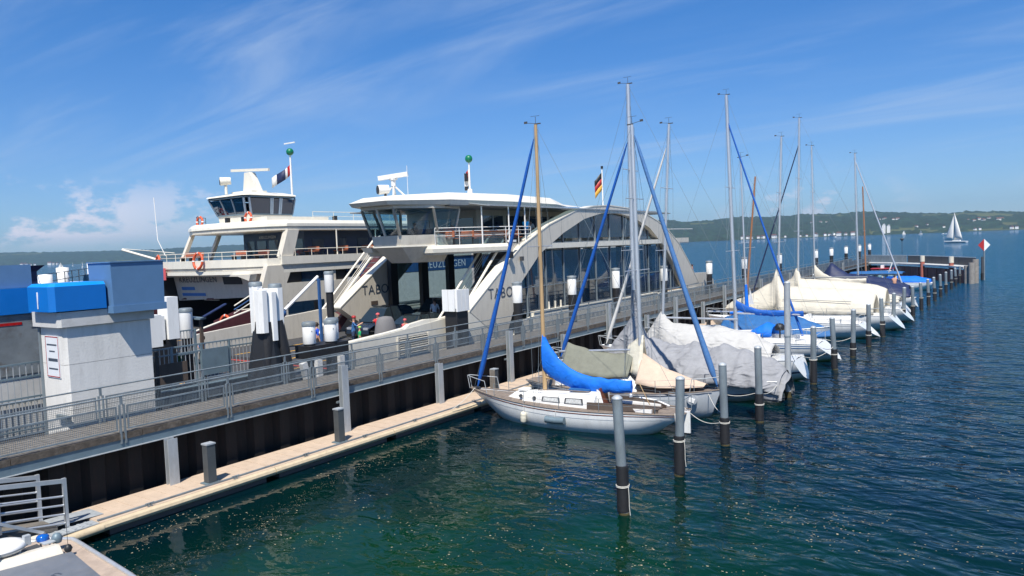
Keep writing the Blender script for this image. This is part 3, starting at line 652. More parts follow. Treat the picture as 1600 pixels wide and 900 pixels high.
def workboat():
    # bow of a moored launch at the bottom left of the view
    t = thing('launch', 'grey-roofed launch with cream gunwale moored below the gangway', 'boat', (-18.5, 7.2, 0))
    poly = [(-22.6, 5.2), (-21.7, 7.4), (-20.9, 8.5), (-20.4, 8.75), (-20.0, 8.72), (-16.9, 8.4), (-14, 8.0), (-14, 3.0), (-22.6, 3.0)]
    B('hull', MB().prism(poly, 'z', -.3, .78), 'launchdeck', t)
    B('gunwale', MB().path([(x, y, .80) for x, y in poly[1:7]], .055, 8), 'alu', t)
    roof = [(-19.28, 8.22), (-17.1, 7.88), (-14, 7.4), (-14, 3.2), (-20.0, 3.2), (-19.7, 6.3)]
    r_ = B('roof', MB().prism(roof, 'z', .78, .90), 'roofgrey', t)
    text('roof_lettering', 'ran', .42, 'letter', r_, plane_mw((-18.0, 6.95, .904), (-.12, 1, 0), (-1, -.12, 0)), depth=.002)
    B('coaming', MB().loft([[(x - .05, y, .78), (x + .0, y, 1.02), (x + .22, y, 1.04), (x + .42, y, .86)] for x, y in ((-20.35, 3.2), (-20.15, 6.4), (-19.85, 8.1))], False, False, True), 'cream_side', t, solid=.02)
    B('well', MB().box(-20.9, -20.36, 3.4, 8.1, .782, .80), 'darkgrey', t)
    o = thing('life_raft', 'white rounded life raft pod on the grey launch', 'raft', (-20.35, 7.15, .9))
    B('shell', MB().lathe((-20.35, 7.12, 1.05), [(0, 0), (.46, .02), (.53, .10), (.48, .19), (.3, .26), (0, .28)], 24), 'white', o); B('strap', MB().lathe((-20.35, 7.12, 1.14), [(.535, 0), (.535, .03)], 24), 'panelgrey', o)
    for dx, dy in ((.35, .25), (.3, -.35), (-.35, .2), (-.3, -.3)): B('leg', MB().tube((-20.35 + dx, 7.12 + dy, .78), (-20.35 + dx, 7.12 + dy, 1.08), .035, n=6), 'galv_light', o)
    B('latch', MB().box(-20.2, -20.06, 7.52, 7.66, 1.12, 1.36), 'galv_light', o); B('latch', MB().box(-19.9, -19.78, 6.72, 6.84, 1.1, 1.3), 'whitecap', o)
    o = thing('signal_lamp', 'blue round signal lamp on a bracket of the grey launch', 'lamp', (-20.2, 8.0, .9))
    B('bracket', MB().box(-20.36, -19.86, 7.86, 8.12, 1.06, 1.09), 'galv_light', o); B('leg', MB().tube((-20.28, 7.95, .8), (-20.28, 7.95, 1.06), .025, n=6), 'galv_light', o); B('leg', MB().tube((-19.95, 8.02, .8), (-19.95, 8.02, 1.06), .025, n=6), 'galv_light', o)
    B('lens', MB().lathe((-20.2, 7.97, 1.09), [(.14, 0), (.145, .09), (.11, .13), (0, .15)], 16), 'lamp_blue', o); B('horn', MB().lathe((-20.02, 8.22, .98), [(.10, 0), (.13, .12), (.08, .22), (0, .25)], 12), 'steelblue', o)
    o = thing('deck_fitting', 'small black antenna foot with thin whip on the launch bow', 'antenna', (-19.35, 8.2, .9))
    B('foot', MB().lathe((-19.35, 8.18, .9), [(.07, 0), (.10, .08), (.06, .16), (0, .19)], 10), 'dark', o); B('whip', MB().tube((-19.35, 8.18, 1.05), (-19.37, 8.18, 2.3), .006, n=5), 'dark', o)
workboat()
def mooring_piles():
    S = [(-9.7, 19.2, 3.5), (-9.6, 23.3, 3.4), (-9.5, 27.6, 3.2), (-9.4, 31.8, 3.3), (-9.6, 37.33, 5.74), (-9.3, 41.3, 3.1), (-9.2, 46.1, 3.1), (-9.1, 51.3, 3.1), (-9.0, 56.5, 3.0), (-8.9, 62.0, 3.0), (-8.8, 66.9, 3.0), (-8.7, 72.2, 3.1), (-8.6, 78.0, 2.8), (-8.5, 83.8, 2.8), (-8.4, 89.5, 2.8), (-8.3, 95.1, 2.7), (-8.2, 100.9, 2.7), (-8.1, 106.8, 2.7), (-8.0, 113.8, 2.6), (-7.9, 119.9, 2.6), (-7.8, 126.2, 2.6)]
    rnd = random.Random(2)
    for i, (x, y, zt) in enumerate(S):
        lab = WORDS[i] + ' nearest grey mooring pile in the row off the yachts' if i != 4 else 'tallest grey mooring pile, without black sleeve, behind the first four'
        o = thing('mooring_pile', lab, 'pile', (x, y, 0), group='grey mooring piles off the yacht berths')
        r = .15; lx = rnd.uniform(-.11, .11)
        B('tube', MB().tube((x + lx * .3, y, -.1), (x - lx, y, zt - .08), r, n=16), 'galv_light' if i == 4 else 'galv', o)
        B('cap', MB().lathe((x - lx, y, zt - .08), [(r + .01, 0), (r + .01, .03), (r * .6, .09), (0, .11)], 16), 'galv_light', o)
        B('footing', MB().tube((x + lx * .3, y, -3.4), (x + lx * .3, y, .06 if i != 4 else .3), r + .02, n=14), 'algae', o)
        if i != 4:
            st = 1.2 + rnd.uniform(-.28, .28); mb = MB(); mb.lathe((x, y, .08), [(r + .028 + (.012 if k % 2 else 0), k * (st - .08) / 24) for k in range(25)], 16)
            B('sleeve', mb, 'blackrub', o)
            zr = st * rnd.uniform(.55, .98)
            mb = MB(); 
            for k in range(2): mb.path([(x + (r + .045) * math.cos(a), y + (r + .045) * math.sin(a), zr + .035 * k + .01 * math.sin(a)) for a in [q * math.pi / 7 for q in range(15)]], .013, 5)
            B('rope_turn', mb, 'rope', o)
            if i in (0, 1): B('rope_tail', MB().path([(x + r + .05, y - .04, zr), (x + r + .07, y - .05, zr - .25), (x + r + .06, y - .03, zr - .6), (x + r + .09, y - .04, zr - .85)], .012, 5), 'rope', o)
        else: B('band', MB().lathe((x, y, 3.0), [(r + .012, 0), (r + .012, .08)], 16), 'galv', o)
mooring_piles()
def white_piles():
    Ys = [40.7, 48., 55.3, 65.3, 77.5, 89.7, 105.4, 127.3, 139, 152, 166, 178.]
    for i, y in enumerate(Ys):
        x = -28.0; zt = 5.62 + (.25 if i == 2 else 0)
        o = thing('fender_pile', WORDS[i] + ' nearest black mooring pile with white cylinder cap behind the walkway', 'pile', (x, y, 0), group='white-capped black piles behind the walkway')
        B('shaft', MB().tube((x, y, -3), (x, y, 4.4), .30, n=16), 'blackrub', o); B('white_sleeve', MB().lathe((x, y, 4.18), [(.33, 0), (.335, .02), (.335, zt - 4.42), (.32, zt - 4.40)], 20), 'whitecap', o); B('lid', MB().lathe((x, y, zt - .25), [(.35, 0), (.35, .2), (.1, .25), (0, .25)], 20), 'galv', o)
        B('lid_rim', MB().lathe((x, y, zt - .12), [(.36, 0), (.365, .04), (.36, .08)], 20), 'galv_light', o)
white_piles()
def dolphins():
    o = thing('dolphin', 'big black raked mooring dolphin with tall white rubbing boards', 'dolphin', (-28.3, 20.8, 0))
    for dx, dy, fx, fy in ((-.25, .0, -.45, -.35), (-.25, .6, -.4, 1.15), (.25, -.05, .5, -.45), (.2, .55, .65, 1.05)):
        B('raking_pile', MB().tube((-28.3 + fx, 20.8 + fy, .5), (-28.3 + dx, 20.8 + dy, 5.0), .30, n=14), 'blackrub', o)
    B('core', MB().lathe((-28.3, 20.8, .4), [(1.15, 0), (.9, 1.8), (.5, 4.2)], 8, False), 'dark', o)
    for (x, y, z0, z1, w) in ((-28.7, 20.75, 4.5, 6.62, .27), (-27.95, 20.45, 4.55, 6.45, .26), (-27.95, 20.95, 4.15, 6.35, .25), (-28.1, 21.4, 4.55, 6.5, .27), (-28.6, 21.75, 4.4, 6.45, .26), (-28.45, 21.0, 4.7, 6.5, .25)):
        b = B('white_board', MB().prism([(x - w, y - w * .4), (x - w * .4, y - w), (x + w * .5, y - w), (x + w, y - w * .4), (x + w, y + w * .5), (x + w * .4, y + w), (x - w * .5, y + w), (x - w, y + w * .5)], 'z', z0, z1), 'whitecap', o)
    for (x, y, z) in ((-28.7, 20.75, 6.62), (-28.2, 21.42, 6.5)): B('steel_cap', MB().lathe((x, y, z), [(.30, 0), (.30, .16), (.25, .2), (0, .2)], 14), 'galv', o)
    o = thing('dolphin', 'low black dolphin with three white cylinder caps before the bulwark', 'dolphin', (-28.2, 23.9, 0))
    for x, y in ((-28.1, 23.15), (-27.9, 24.3), (-28.5, 24.95)):
        c = B('white_sleeve', MB().lathe((x, y, 3.7), [(.30, 0), (.31, .02), (.31, .85), (.3, .87)], 18), 'whitecap', o); B('steel_cap', MB().lathe((x, y, 4.56), [(.33, 0), (.33, .14), (.28, .2), (0, .2)], 18), 'galv', o); B('bolt', MB().lathe((x + .3, y - .08, 4.3), [(.02, 0), (.02, .04)], 6), 'dark', o)
        B('pile', MB().tube((x, y, -2), (x, y, 3.72), .27, n=14), 'blackrub', o)
    B('crosshead', MB().box(-28.75, -27.65, 22.8, 25.2, 3.0, 3.62), 'blackrub', o)
    for y in (22.4, 23.2, 24.6): B('white_fender', MB().obox((-27.6, y, 2.5), .25, .3, .9, 0, 0, .25 if y < 23 else 0), 'whitecap', o)
    o = thing('dolphin', 'square black dolphin with boxy white cap beside the arch foot', 'dolphin', (-28.2, 34.5, 0))
    B('shaft', MB().box(-28.7, -27.77, 33.95, 35.0, -3, 4.4), 'blackrub', o)
    for k in range(3): B('white_board', MB().box(-27.75, -27.64, 33.86 + k * .4, 34.23 + k * .4, 4.22, 5.52), 'whitecap', o)
    for k in range(2): B('white_board', MB().box(-28.70 + k * .47, -28.26 + k * .47, 33.74, 33.85, 4.24, 5.54), 'whitecap', o)
    B('cap_core', MB().box(-28.70, -27.76, 33.86, 35.06, 4.41, 5.48), 'whitecap', o)
    # piles around the ferry slip left of the big dolphin
    for i, (x, y, z0, z1, lab) in enumerate(((-33.6, 19.3, 4.0, 5.05, 'short white-capped pile half in shade beside the tower box'), (-34.2, 20.6, 4.05, 5.35, 'slim white-capped pile standing before the dark ferry mouth'), (-38, 33.2, 5.4, 6.6, 'tall white-capped pile in front of the white ferry flank'))):
        o = thing('fender_pile', lab, 'pile', (x, y, 0)); B('shaft', MB().tube((x, y, -3), (x, y, z0 + .1), .24, n=14), 'blackrub', o); B('white_sleeve', MB().lathe((x, y, z0), [(.30, 0), (.31, .02), (.31, z1 - z0)], 18), 'whitecap', o); B('lid', MB().lathe((x, y, z1), [(.33, 0), (.33, .14), (.27, .2), (0, .2)], 18), 'galv', o)
    o = thing('dolphin', 'white board dolphin rising right behind the blue-grey box', 'dolphin', (-31, 17.9, 0)); B('white_board', MB().box(-31.4, -30.6, 17.6, 18.1, 4.5, 6.35), 'whitecap', o); B('white_board', MB().box(-31.45, -30.7, 17.05, 17.5, 4.3, 5.55), 'whitecap', o); B('shaft', MB().box(-31.3, -30.7, 17.2, 18.0, -2, 4.5), 'blackrub', o)
    B('white_board', MB().box(-29.5, -28.9, 15.75, 16.35, 4.45, 5.75), 'whitecap', o)
    for i, (x, y, z0, z1) in enumerate(((-62, 26.0, 6.0, 7.15), (-70, 30.8, 6.0, 7.6), (-78, 37.2, 6.0, 7.9), (-78.8, 38.2, 6.0, 7.9))):
        o = thing('fender_pile', WORDS[i] + ' white-capped pile from the left on the far pier above the blue signs', 'pile', (x, y, 0), group='white-capped piles on the far pier'); B('shaft', MB().tube((x, y, -3), (x, y, z0 + .1), .42, n=12), 'blackrub', o); B('white_sleeve', MB().lathe((x, y, z0), [(.5, 0), (.5, z1 - z0), (0, z1 - z0 + .05)], 14), 'whitecap', o)
dolphins()
def mole():
    P = [(-26.2, 152), (-21.9, 148), (-17.8, 144.4), (-15.1, 140.8), (-10.6, 133.5), (-7.0, 126.6)]
    t = thing('breakwater', 'rusty red breakwater wall with grey screens closing the harbour', 'wall', (-10.6, 133.4, 0))
    dk = []
    for i in range(len(P) - 1):
        a = Vector(P[i]); b = Vector(P[i + 1]); L_ = (b - a).length; n = max(1, int(L_ / 1.3)); d = (b - a).normalized(); nn = Vector((d.y, -d.x)) if d.y < 0 else Vector((-d.y, d.x)); nn = Vector((-abs(d.y), -abs(d.x))) 
        ang = math.atan2(d.y, d.x)
        for k in range(n):
            c = a + d * (L_ * (k + .5) / n); o = .0 if k % 2 else .14
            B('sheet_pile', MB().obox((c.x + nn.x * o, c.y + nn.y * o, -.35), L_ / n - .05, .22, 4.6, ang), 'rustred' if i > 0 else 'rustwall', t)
        c = (a + b) / 2
        B('deck_beam', MB().obox((c.x - nn.x * .6, c.y - nn.y * .6, 2.32), L_ + .1, 2.2, .28, ang), 'concrete', t)
        nb = max(1, int(L_ / 2.4))
        for k in range(nb):
            c = a + d * (L_ * (k + .5) / nb)
            B('screen_panel', MB().obox((c.x - nn.x * 1.3, c.y - nn.y * 1.3, 3.1), L_ / nb - .08, .06, 1.15, ang), 'darkgrey' if i > 1 else 'galv', t)
        B('top_rail', MB().tube((a.x - nn.x * 1.3, a.y - nn.y * 1.3, 3.75), (b.x - nn.x * 1.3, b.y - nn.y * 1.3, 3.75), .04, n=6), 'galv_light', t)
    for x, y in ((-13.8, 138.3), (-9.2, 131)):
        B('fender_post', MB().tube((x, y - .4, -1), (x, y - .4, 2.9), .33, n=10), 'rustred', t); B('post_cap', MB().tube((x, y - .4, 2.9), (x, y - .4, 3.85), .36, n=10), 'creamcover', t)
    for k, (x, y) in enumerate(((-6.9, 126.4), (-6.3, 125.6), (-5.9, 127.2))): B('head_pile', MB().tube((x, y, -2), (x, y, 2.6 + .45 * k), .42, n=10), 'headpile', t)
mole()
# ---------------------------------------------------------------- ferry landing: towers, signs, fences
def landing():
    q = struct('landing_quay', MB().box(-47, -26.32, -8, 18.6, -3, 1.7), 'asphalt')
    B('kerb', MB().box(-26.6, -26.30, -7.9, 18.5, 1.702, 1.95), 'concrete', q)
    r = struct('landing_ramp', MB().add([(-39.5, 18.7, 1.68), (-30.2, 18.7, 1.68), (-30.2, 26.6, 1.86), (-39.5, 26.6, 1.86), (-39.5, 18.7, 1.3), (-30.2, 18.7, 1.3), (-30.2, 26.6, 1.5), (-39.5, 26.6, 1.5)], [(0, 1, 2, 3), (7, 6, 5, 4), (0, 4, 5, 1), (1, 5, 6, 2), (2, 6, 7, 3), (3, 7, 4, 0)]), 'asphalt')
    for x in (-37.4, -34.9, -32.4): B('lane_line', MB().add([(x, 18.8, 1.688), (x + .15, 18.8, 1.688), (x + .15, 26.5, 1.868), (x, 26.5, 1.868)], [(0, 1, 2, 3)]), 'yellow', r)
    B('red_threshold', MB().box(-39.4, -30.3, 26.0, 26.5, 1.872, 1.89), 'redfloor', r)
    r2 = struct('landing_ramp', MB().add([(-60, 16, 1.68), (-48.4, 16, 1.68), (-48.4, 33, 2.0), (-60, 33, 2.0), (-60, 16, 1.2), (-48.4, 16, 1.2), (-48.4, 33, 1.5), (-60, 33, 1.5)], [(0, 1, 2, 3), (7, 6, 5, 4), (0, 4, 5, 1), (1, 5, 6, 2), (2, 6, 7, 3), (3, 7, 4, 0)]), 'asphalt')
    for x in (-57, -54, -51.4): B('lane_line', MB().add([(x, 17, 1.71), (x + .15, 17, 1.71), (x + .15, 32.8, 2.006), (x, 32.8, 2.006)], [(0, 1, 2, 3)]), 'yellow', r2)
    # tower with the number 1
    t = thing('signal_tower', 'whitewashed concrete landing tower with blue number 1 sign', 'tower', (-27.1, 12.9, 1.7))
    def cham(x0, x1, y0, y1, c): return [(x0, y0), (x1 - c, y0), (x1, y0 + c), (x1, y1), (x0, y1)]
    for z0, z1 in ((1.7, 3.02), (3.035, 4.57), (4.585, 5.84)): B('wall_block', MB().prism(cham(-27.95, -26.32, 11.46, 14.45, .12), 'z', z0, z1), 'render_wall', t)
    B('wall_core', MB().box(-27.9, -26.36, 11.6, 14.4, 1.7, 5.85), 'concrete', t)
    B('coping', MB().prism(cham(-28.1, -26.2, 11.28, 14.55, .10), 'z', 5.86, 6.36), 'concrete', t)
    s = B('sign_box', MB().prism(cham(-27.75, -26.12, 11.05, 12.84, .16), 'z', 6.40, 7.22), 'signblue', t)
    B('sign_top', MB().loft([[(x, y, 7.225) for x, y in cham(-27.75, -26.12, 11.05, 12.84, .16)], [(x, y, 7.33) for x, y in cham(-27.65, -26.24, 11.17, 12.84, .12)]], False), 'signblue_light', s)
    text('numeral', '1', .82, 'letter_white', s, plane_mw((-27.2, 11.042, 6.50), (1, 0, 0), (0, 0, 1)), depth=.004, sx=.9)
    b = B('side_box', MB().add([(-27.4, 12.95, 6.45), (-25.85, 12.95, 6.45), (-25.85, 14.78, 6.45), (-27.4, 14.78, 6.45), (-27.4, 12.9, 7.95), (-25.82, 12.9, 7.95), (-25.82, 14.8, 7.95), (-27.4, 14.8, 7.95)], [(0, 3, 2, 1), (4, 5, 6, 7), (0, 1, 5, 4), (1, 2, 6, 5), (2, 3, 7, 6), (3, 0, 4, 7)]), 'boxblue', t)
    B('lower_lip', MB().box(-27.45, -25.80, 12.90, 14.83, 6.20, 6.448), 'boxblue', b); B('lid', MB().box(-27.42, -25.78, 12.86, 14.84, 7.952, 7.99), 'boxblue', b)
    n = B('notice', MB().box(-27.62, -26.66, 11.43, 11.456, 4.12, 5.55), 'paper', t)
    for z0, z1, x0, x1 in ((5.50, 5.53, -27.6, -26.68), (4.14, 4.17, -27.6, -26.68), (4.14, 5.53, -27.6, -27.575), (4.14, 5.53, -26.705, -26.68)): B('red_border', MB().box(x0, x1, 11.424, 11.429, z0, z1), 'red', n)
    for z, x0, x1, h in ((5.22, -27.5, -26.8, .05), (5.0, -27.35, -26.95, .045), (4.68, -27.45, -26.78, .10), (4.40, -27.45, -26.8, .05)): B('print_line', MB().box(x0, x1, 11.424, 11.428, z, z + h), 'letter', n)
    B('stay_bracket', MB().box(-26.9, -26.1, 11.30, 11.42, 2.75, 2.9), 'galv', t); B('edge_guard', MB().box(-28.05, -27.96, 11.4, 11.55, 1.7, 5.8), 'galv', t)
    # second tower, mostly out of frame
    t = thing('signal_tower', 'landing tower at the left edge with plain blue sign over a poster', 'tower', (-30.6, 11, 1.7))
    B('wall', MB().box(-31.6, -30.1, 7.5, 12.3, 1.7, 6.2), 'concrete', t); B('sign_box', MB().box(-31.8, -29.95, 7.2, 12.85, 6.22, 7.15), 'signblue', t); B('upper_box', MB().box(-31.7, -30.2, 7.3, 12.2, 7.16, 8.0), 'boxblue', t)
    p = B('poster', MB().box(-30.09, -30.03, 7.6, 12.75, 4.0, 6.18), 'poster', t); B('poster_band', MB().box(-30.026, -30.015, 9.2, 11.7, 5.82, 5.92), 'taillight', p); B('poster_mark', MB().prism([(12.0, 5.68), (12.45, 5.68), (12.6, 5.86), (12.3, 5.86), (12.62, 6.0), (12.2, 6.0), (12.02, 5.84), (12.35, 5.84)], 'x', -30.026, -30.014), 'letter', p)
    B('poster_frame', MB().box(-30.1, -30.0, 12.76, 12.95, 1.9, 6.2), 'dark', t)
    o = thing('vent_stack', 'dark blue vent stack with flared cap behind the blue sign', 'vent', (-34, 13.6, 1.7)); B('shaft', MB().box(-34.25, -33.75, 13.35, 13.85, 1.7, 7.7), 'navy', o); B('cap', MB().add([(-34.25, 13.35, 7.7), (-33.75, 13.35, 7.7), (-33.75, 13.85, 7.7), (-34.25, 13.85, 7.7), (-34.45, 13.1, 7.95), (-33.55, 13.1, 7.95), (-33.55, 14.1, 7.95), (-34.45, 14.1, 7.95)], [(0, 1, 5, 4), (1, 2, 6, 5), (2, 3, 7, 6), (3, 0, 4, 7), (4, 5, 6, 7), (3, 2, 1, 0)]), 'navy', o)
    # bar fences
    def fence(x, y0, y1, zb, zt, label, step=.19, rails=(0, 1, .82), n=4):
        t = thing('bar_fence', label, 'fence', (x, y0, zb))
        for u in rails: z = lerp(zb + .06, zt, u); B('rail', MB().box(x - .03, x + .03, y0, y1, z - .03, z + .03), 'steelblue', t)
        y = y0 + .1; bm = None
        while y < y1 - .05:
            if bm is None: bm = B('bar', MB().box(x - .012, x + .012, y - .012, y + .012, zb + .09, zt - .031), 'galv_light', t); by = y
            else: q = bm.copy(); C.objects.link(q); q.location = (0, y - by, 0)
            y += step
        for k in range(n + 1): y = lerp(y0, y1, k / n); B('post', MB().box(x - .05, x + .05, y - .045, y + .045, 1.7, zt + .034), 'steelblue', t)
        return t
    f = fence(-29.6, 15.7, 21.2, 2.55, 4.25, 'blue-grey bar fence between the tower and the big dolphin')
    B('dark_plate', MB().box(-29.54, -29.50, 16.3, 17.7, 2.75, 3.62), 'brown', f); B('grey_plate', MB().box(-29.54, -29.50, 18.4, 19.7, 2.85, 4.0), 'steelblue', f)
    fence(-33.5, 18.0, 20.6, 3.3, 4.5, 'short bar fence seen behind the long fence, near the piles', .16, (0, 1), 2)
    fence(-28.7, 3.5, 12.1, 2.3, 4.55, 'blue-grey bar fence left of the number 1 tower', .2, (0, .45, .78, 1), 4)
    fence(-30.0, 3.5, 12.9, 1.9, 3.0, 'low bar fence under the poster left of the tower', .2, (0, 1), 4)
    o = thing('rail_beam', 'long low dark beam along the foot of the bar fence', 'beam', (-29.3, 18, 1.95)); B('beam', MB().box(-29.45, -29.15, 14.6, 22.3, 1.96, 2.5), 'darkgrey', o); B('flange', MB().box(-29.5, -29.1, 14.6, 22.3, 2.502, 2.54), 'steelblue', o)
    o = thing('fence_gate', 'dark closed gate frame at the right side of the tower', 'gate', (-28.0, 15.0, 1.7))
    B('gate_frame', MB().box(-28.0, -27.92, 14.7, 14.82, 1.7, 5.2), 'dark', o); B('gate_frame', MB().box(-28.0, -27.92, 15.45, 15.57, 1.7, 4.4), 'dark', o)
    for k in range(5): B('bar', MB().box(-27.98, -27.94, 14.9 + k * .12, 14.93 + k * .12, 1.8, 4.0), 'dark', o)
    o = thing('solar_lamp', 'tilted solar panel lamp on a brown post before the ferry mouth', 'lamp', (-34, 21.3, 1.7)); B('post', MB().box(-34.07, -33.93, 21.2, 21.34, 1.7, 4.95), 'brown', o); B('head', MB().obox((-34.2, 21.1, 5.0), .9, .5, .08, .4, .1), 'steelblue', o); B('panel', MB().obox((-33.75, 21.9, 5.32), .30, 1.3, .05, -.2, 0, .45), 'navy', o)
    o = thing('boom_barrier', 'blue post with white barrier arm raised before the ferry', 'barrier', (-37.6, 32, 1.9)); B('post', MB().box(-37.72, -37.57, 31.95, 32.1, 1.9, 6.35), 'kblue', o); B('arm', MB().tube((-38.1, 29.6, 4.55), (-37.8, 32.1, 6.5), .11, n=8), 'white', o); B('lamp_head', MB().lathe((-38.2, 29.3, 4.1), [(.25, 0), (.4, .15), (.4, .35), (.1, .5)], 10), 'kblue', o)
    o = thing('signal_post', 'dark signal post with lamps right of the big dolphin', 'signal', (-30.2, 23, 1.9)); B('post', MB().tube((-30.2, 23, 1.8), (-30.2, 23, 5.6), .09, n=8), 'dark', o)
    for z in (4.6, 5.05, 5.45): B('lamp', MB().obox((-30.05, 22.9, z), .3, .25, .22), 'darkgrey', o)
    # railing of the far pier at the very left
    t = thing('railing', 'thin railing on the far pier above the blue signs', 'railing', (-70, 33, 6))
    st = struct('far_pier', MB().add([(-60, 24.6, 5.2), (-80, 40, 5.2), (-81.2, 38.6, 5.2), (-61.2, 23.2, 5.2), (-60, 24.6, 4.6), (-80, 40, 4.6), (-81.2, 38.6, 4.6), (-61.2, 23.2, 4.6)], [(0, 1, 2, 3), (4, 7, 6, 5), (0, 4, 5, 1), (1, 5, 6, 2), (2, 6, 7, 3), (3, 7, 4, 0)]), 'darkgrey')
    for k in range(6): 
        x, y = lerp(-60.6, -80, k / 5), lerp(24, 39.2, k / 5); B('support_pile', MB().tube((x, y, -3), (x, y, 4.6), .3, n=10), 'darkgrey', st)
    for z in (6.2, 6.9, 7.5): B('rail', MB().tube((-60.3, 24.2, z - .4), (-80.5, 39.3, z), .03, n=5), 'darkgrey', t)
    for k in range(11): x, y = lerp(-60.3, -80.5, k / 10), lerp(24.2, 39.3, k / 10); B('post', MB().tube((x, y, 5.2), (x, y, lerp(7.1, 7.5, k / 10)), .035, n=5), 'darkgrey', t)
    # small moored motorboats beyond
    for i, (x, y, lab) in enumerate(((-74, 34.6, 'white motorboat bow left of the far pier twin piles'), (-82, 41.5, 'white motorboat right of the far pier twin piles'))):
        o = thing('motorboat', lab, 'motorboat', (x, y, 5.2), R(40), local=True); B('hull', MB().loft([[(u, -b, 1.0), (u, -b * .6, .0), (u, b * .6, .0), (u, b, 1.0)] for u, b in ((-2, .8), (0, .95), (1.4, .6), (2.2, .1))], False), 'white', o); B('windscreen', MB().prism([(0, 1.), (.9, 1.), (.1, 1.6)], 'y', -.6, .6), 'glass_blue', o); B('cradle', MB().box(-1, 1, -.4, .4, -.02, .03), 'darkgrey', o)
landing()
# ---------------------------------------------------------------- ferry with the big arches
TX0, TX1 = -42.6, -29.0
AO = [(36.7, 3.94), (39.8, 6.0), (42.9, 7.95), (46.67, 9.44), (50.5, 10.5), (53.5, 10.95), (56.4, 11.08), (60, 10.93), (63.9, 10.45), (66.4, 9.85), (68.6, 9.1), (71.6, 7.6), (74.2, 5.6), (76.8, 3.3)]
AI = [(40.4, 1.5), (42.75, 5.48), (45.21, 7.34), (48.67, 8.85), (52, 9.95), (55, 10.45), (58.3, 10.48), (61.15, 10.15), (64.56, 9.22), (68.21, 7.25), (70.6, 5.2), (72.5, 3.2)]
def rail_run(t, pts, h, m='white', rails=(1, .66, .33), step=1.6, r=.02):
    """posts and rails along a polyline, as parts of t"""
    for u in rails:
        B('rail', MB().path([(x, y, z + h * u) for x, y, z in pts], r * (1.2 if u == 1 else .8), 6), m, t)
    for a, b in zip(pts, pts[1:]):
        a, b = Vector(a), Vector(b); n = max(1, round((b - a).length / step))
        for k in range(n):
            p = a.lerp(b, k / n); B('rail_post', MB().tube(p, p + Vector((0, 0, h)), r, n=6, cap=False), m, t)
    p = Vector(pts[-1]); B('rail_post', MB().tube(p, p + Vector((0, 0, h)), r, n=6, cap=False), m, t)
def lifebuoy(loc, normal, label, r=.42):
    o = thing('lifebuoy', label, 'lifebuoy', loc, group='orange lifebuoys on the ferries'); n = Vector(normal).normalized(); a = n.orthogonal().normalized(); b = n.cross(a); c = Vector(loc); rings = []
    for i in range(21):
        an = 2 * math.pi * i / 20; d = a * math.cos(an) + b * math.sin(an); rings.append([tuple(c + d * (r + .11 * math.cos(q)) + n * .09 * math.sin(q)) for q in [k * math.pi / 4 for k in range(8)]])
    B('ring', MB().loft(rings, True, True, False), 'orange', o)
    for k in range(4):
        an = math.pi / 4 + k * math.pi / 2; d = a * math.cos(an) + b * math.sin(an); tt = n.cross(d)
        B('band', MB().loft([[tuple(c + d * (r + .125 * math.cos(q)) + n * .105 * math.sin(q) + tt * s) for q in [k2 * math.pi / 4 for k2 in range(8)]] for s in (-.05, .05)], True, True, False), 'white', o)
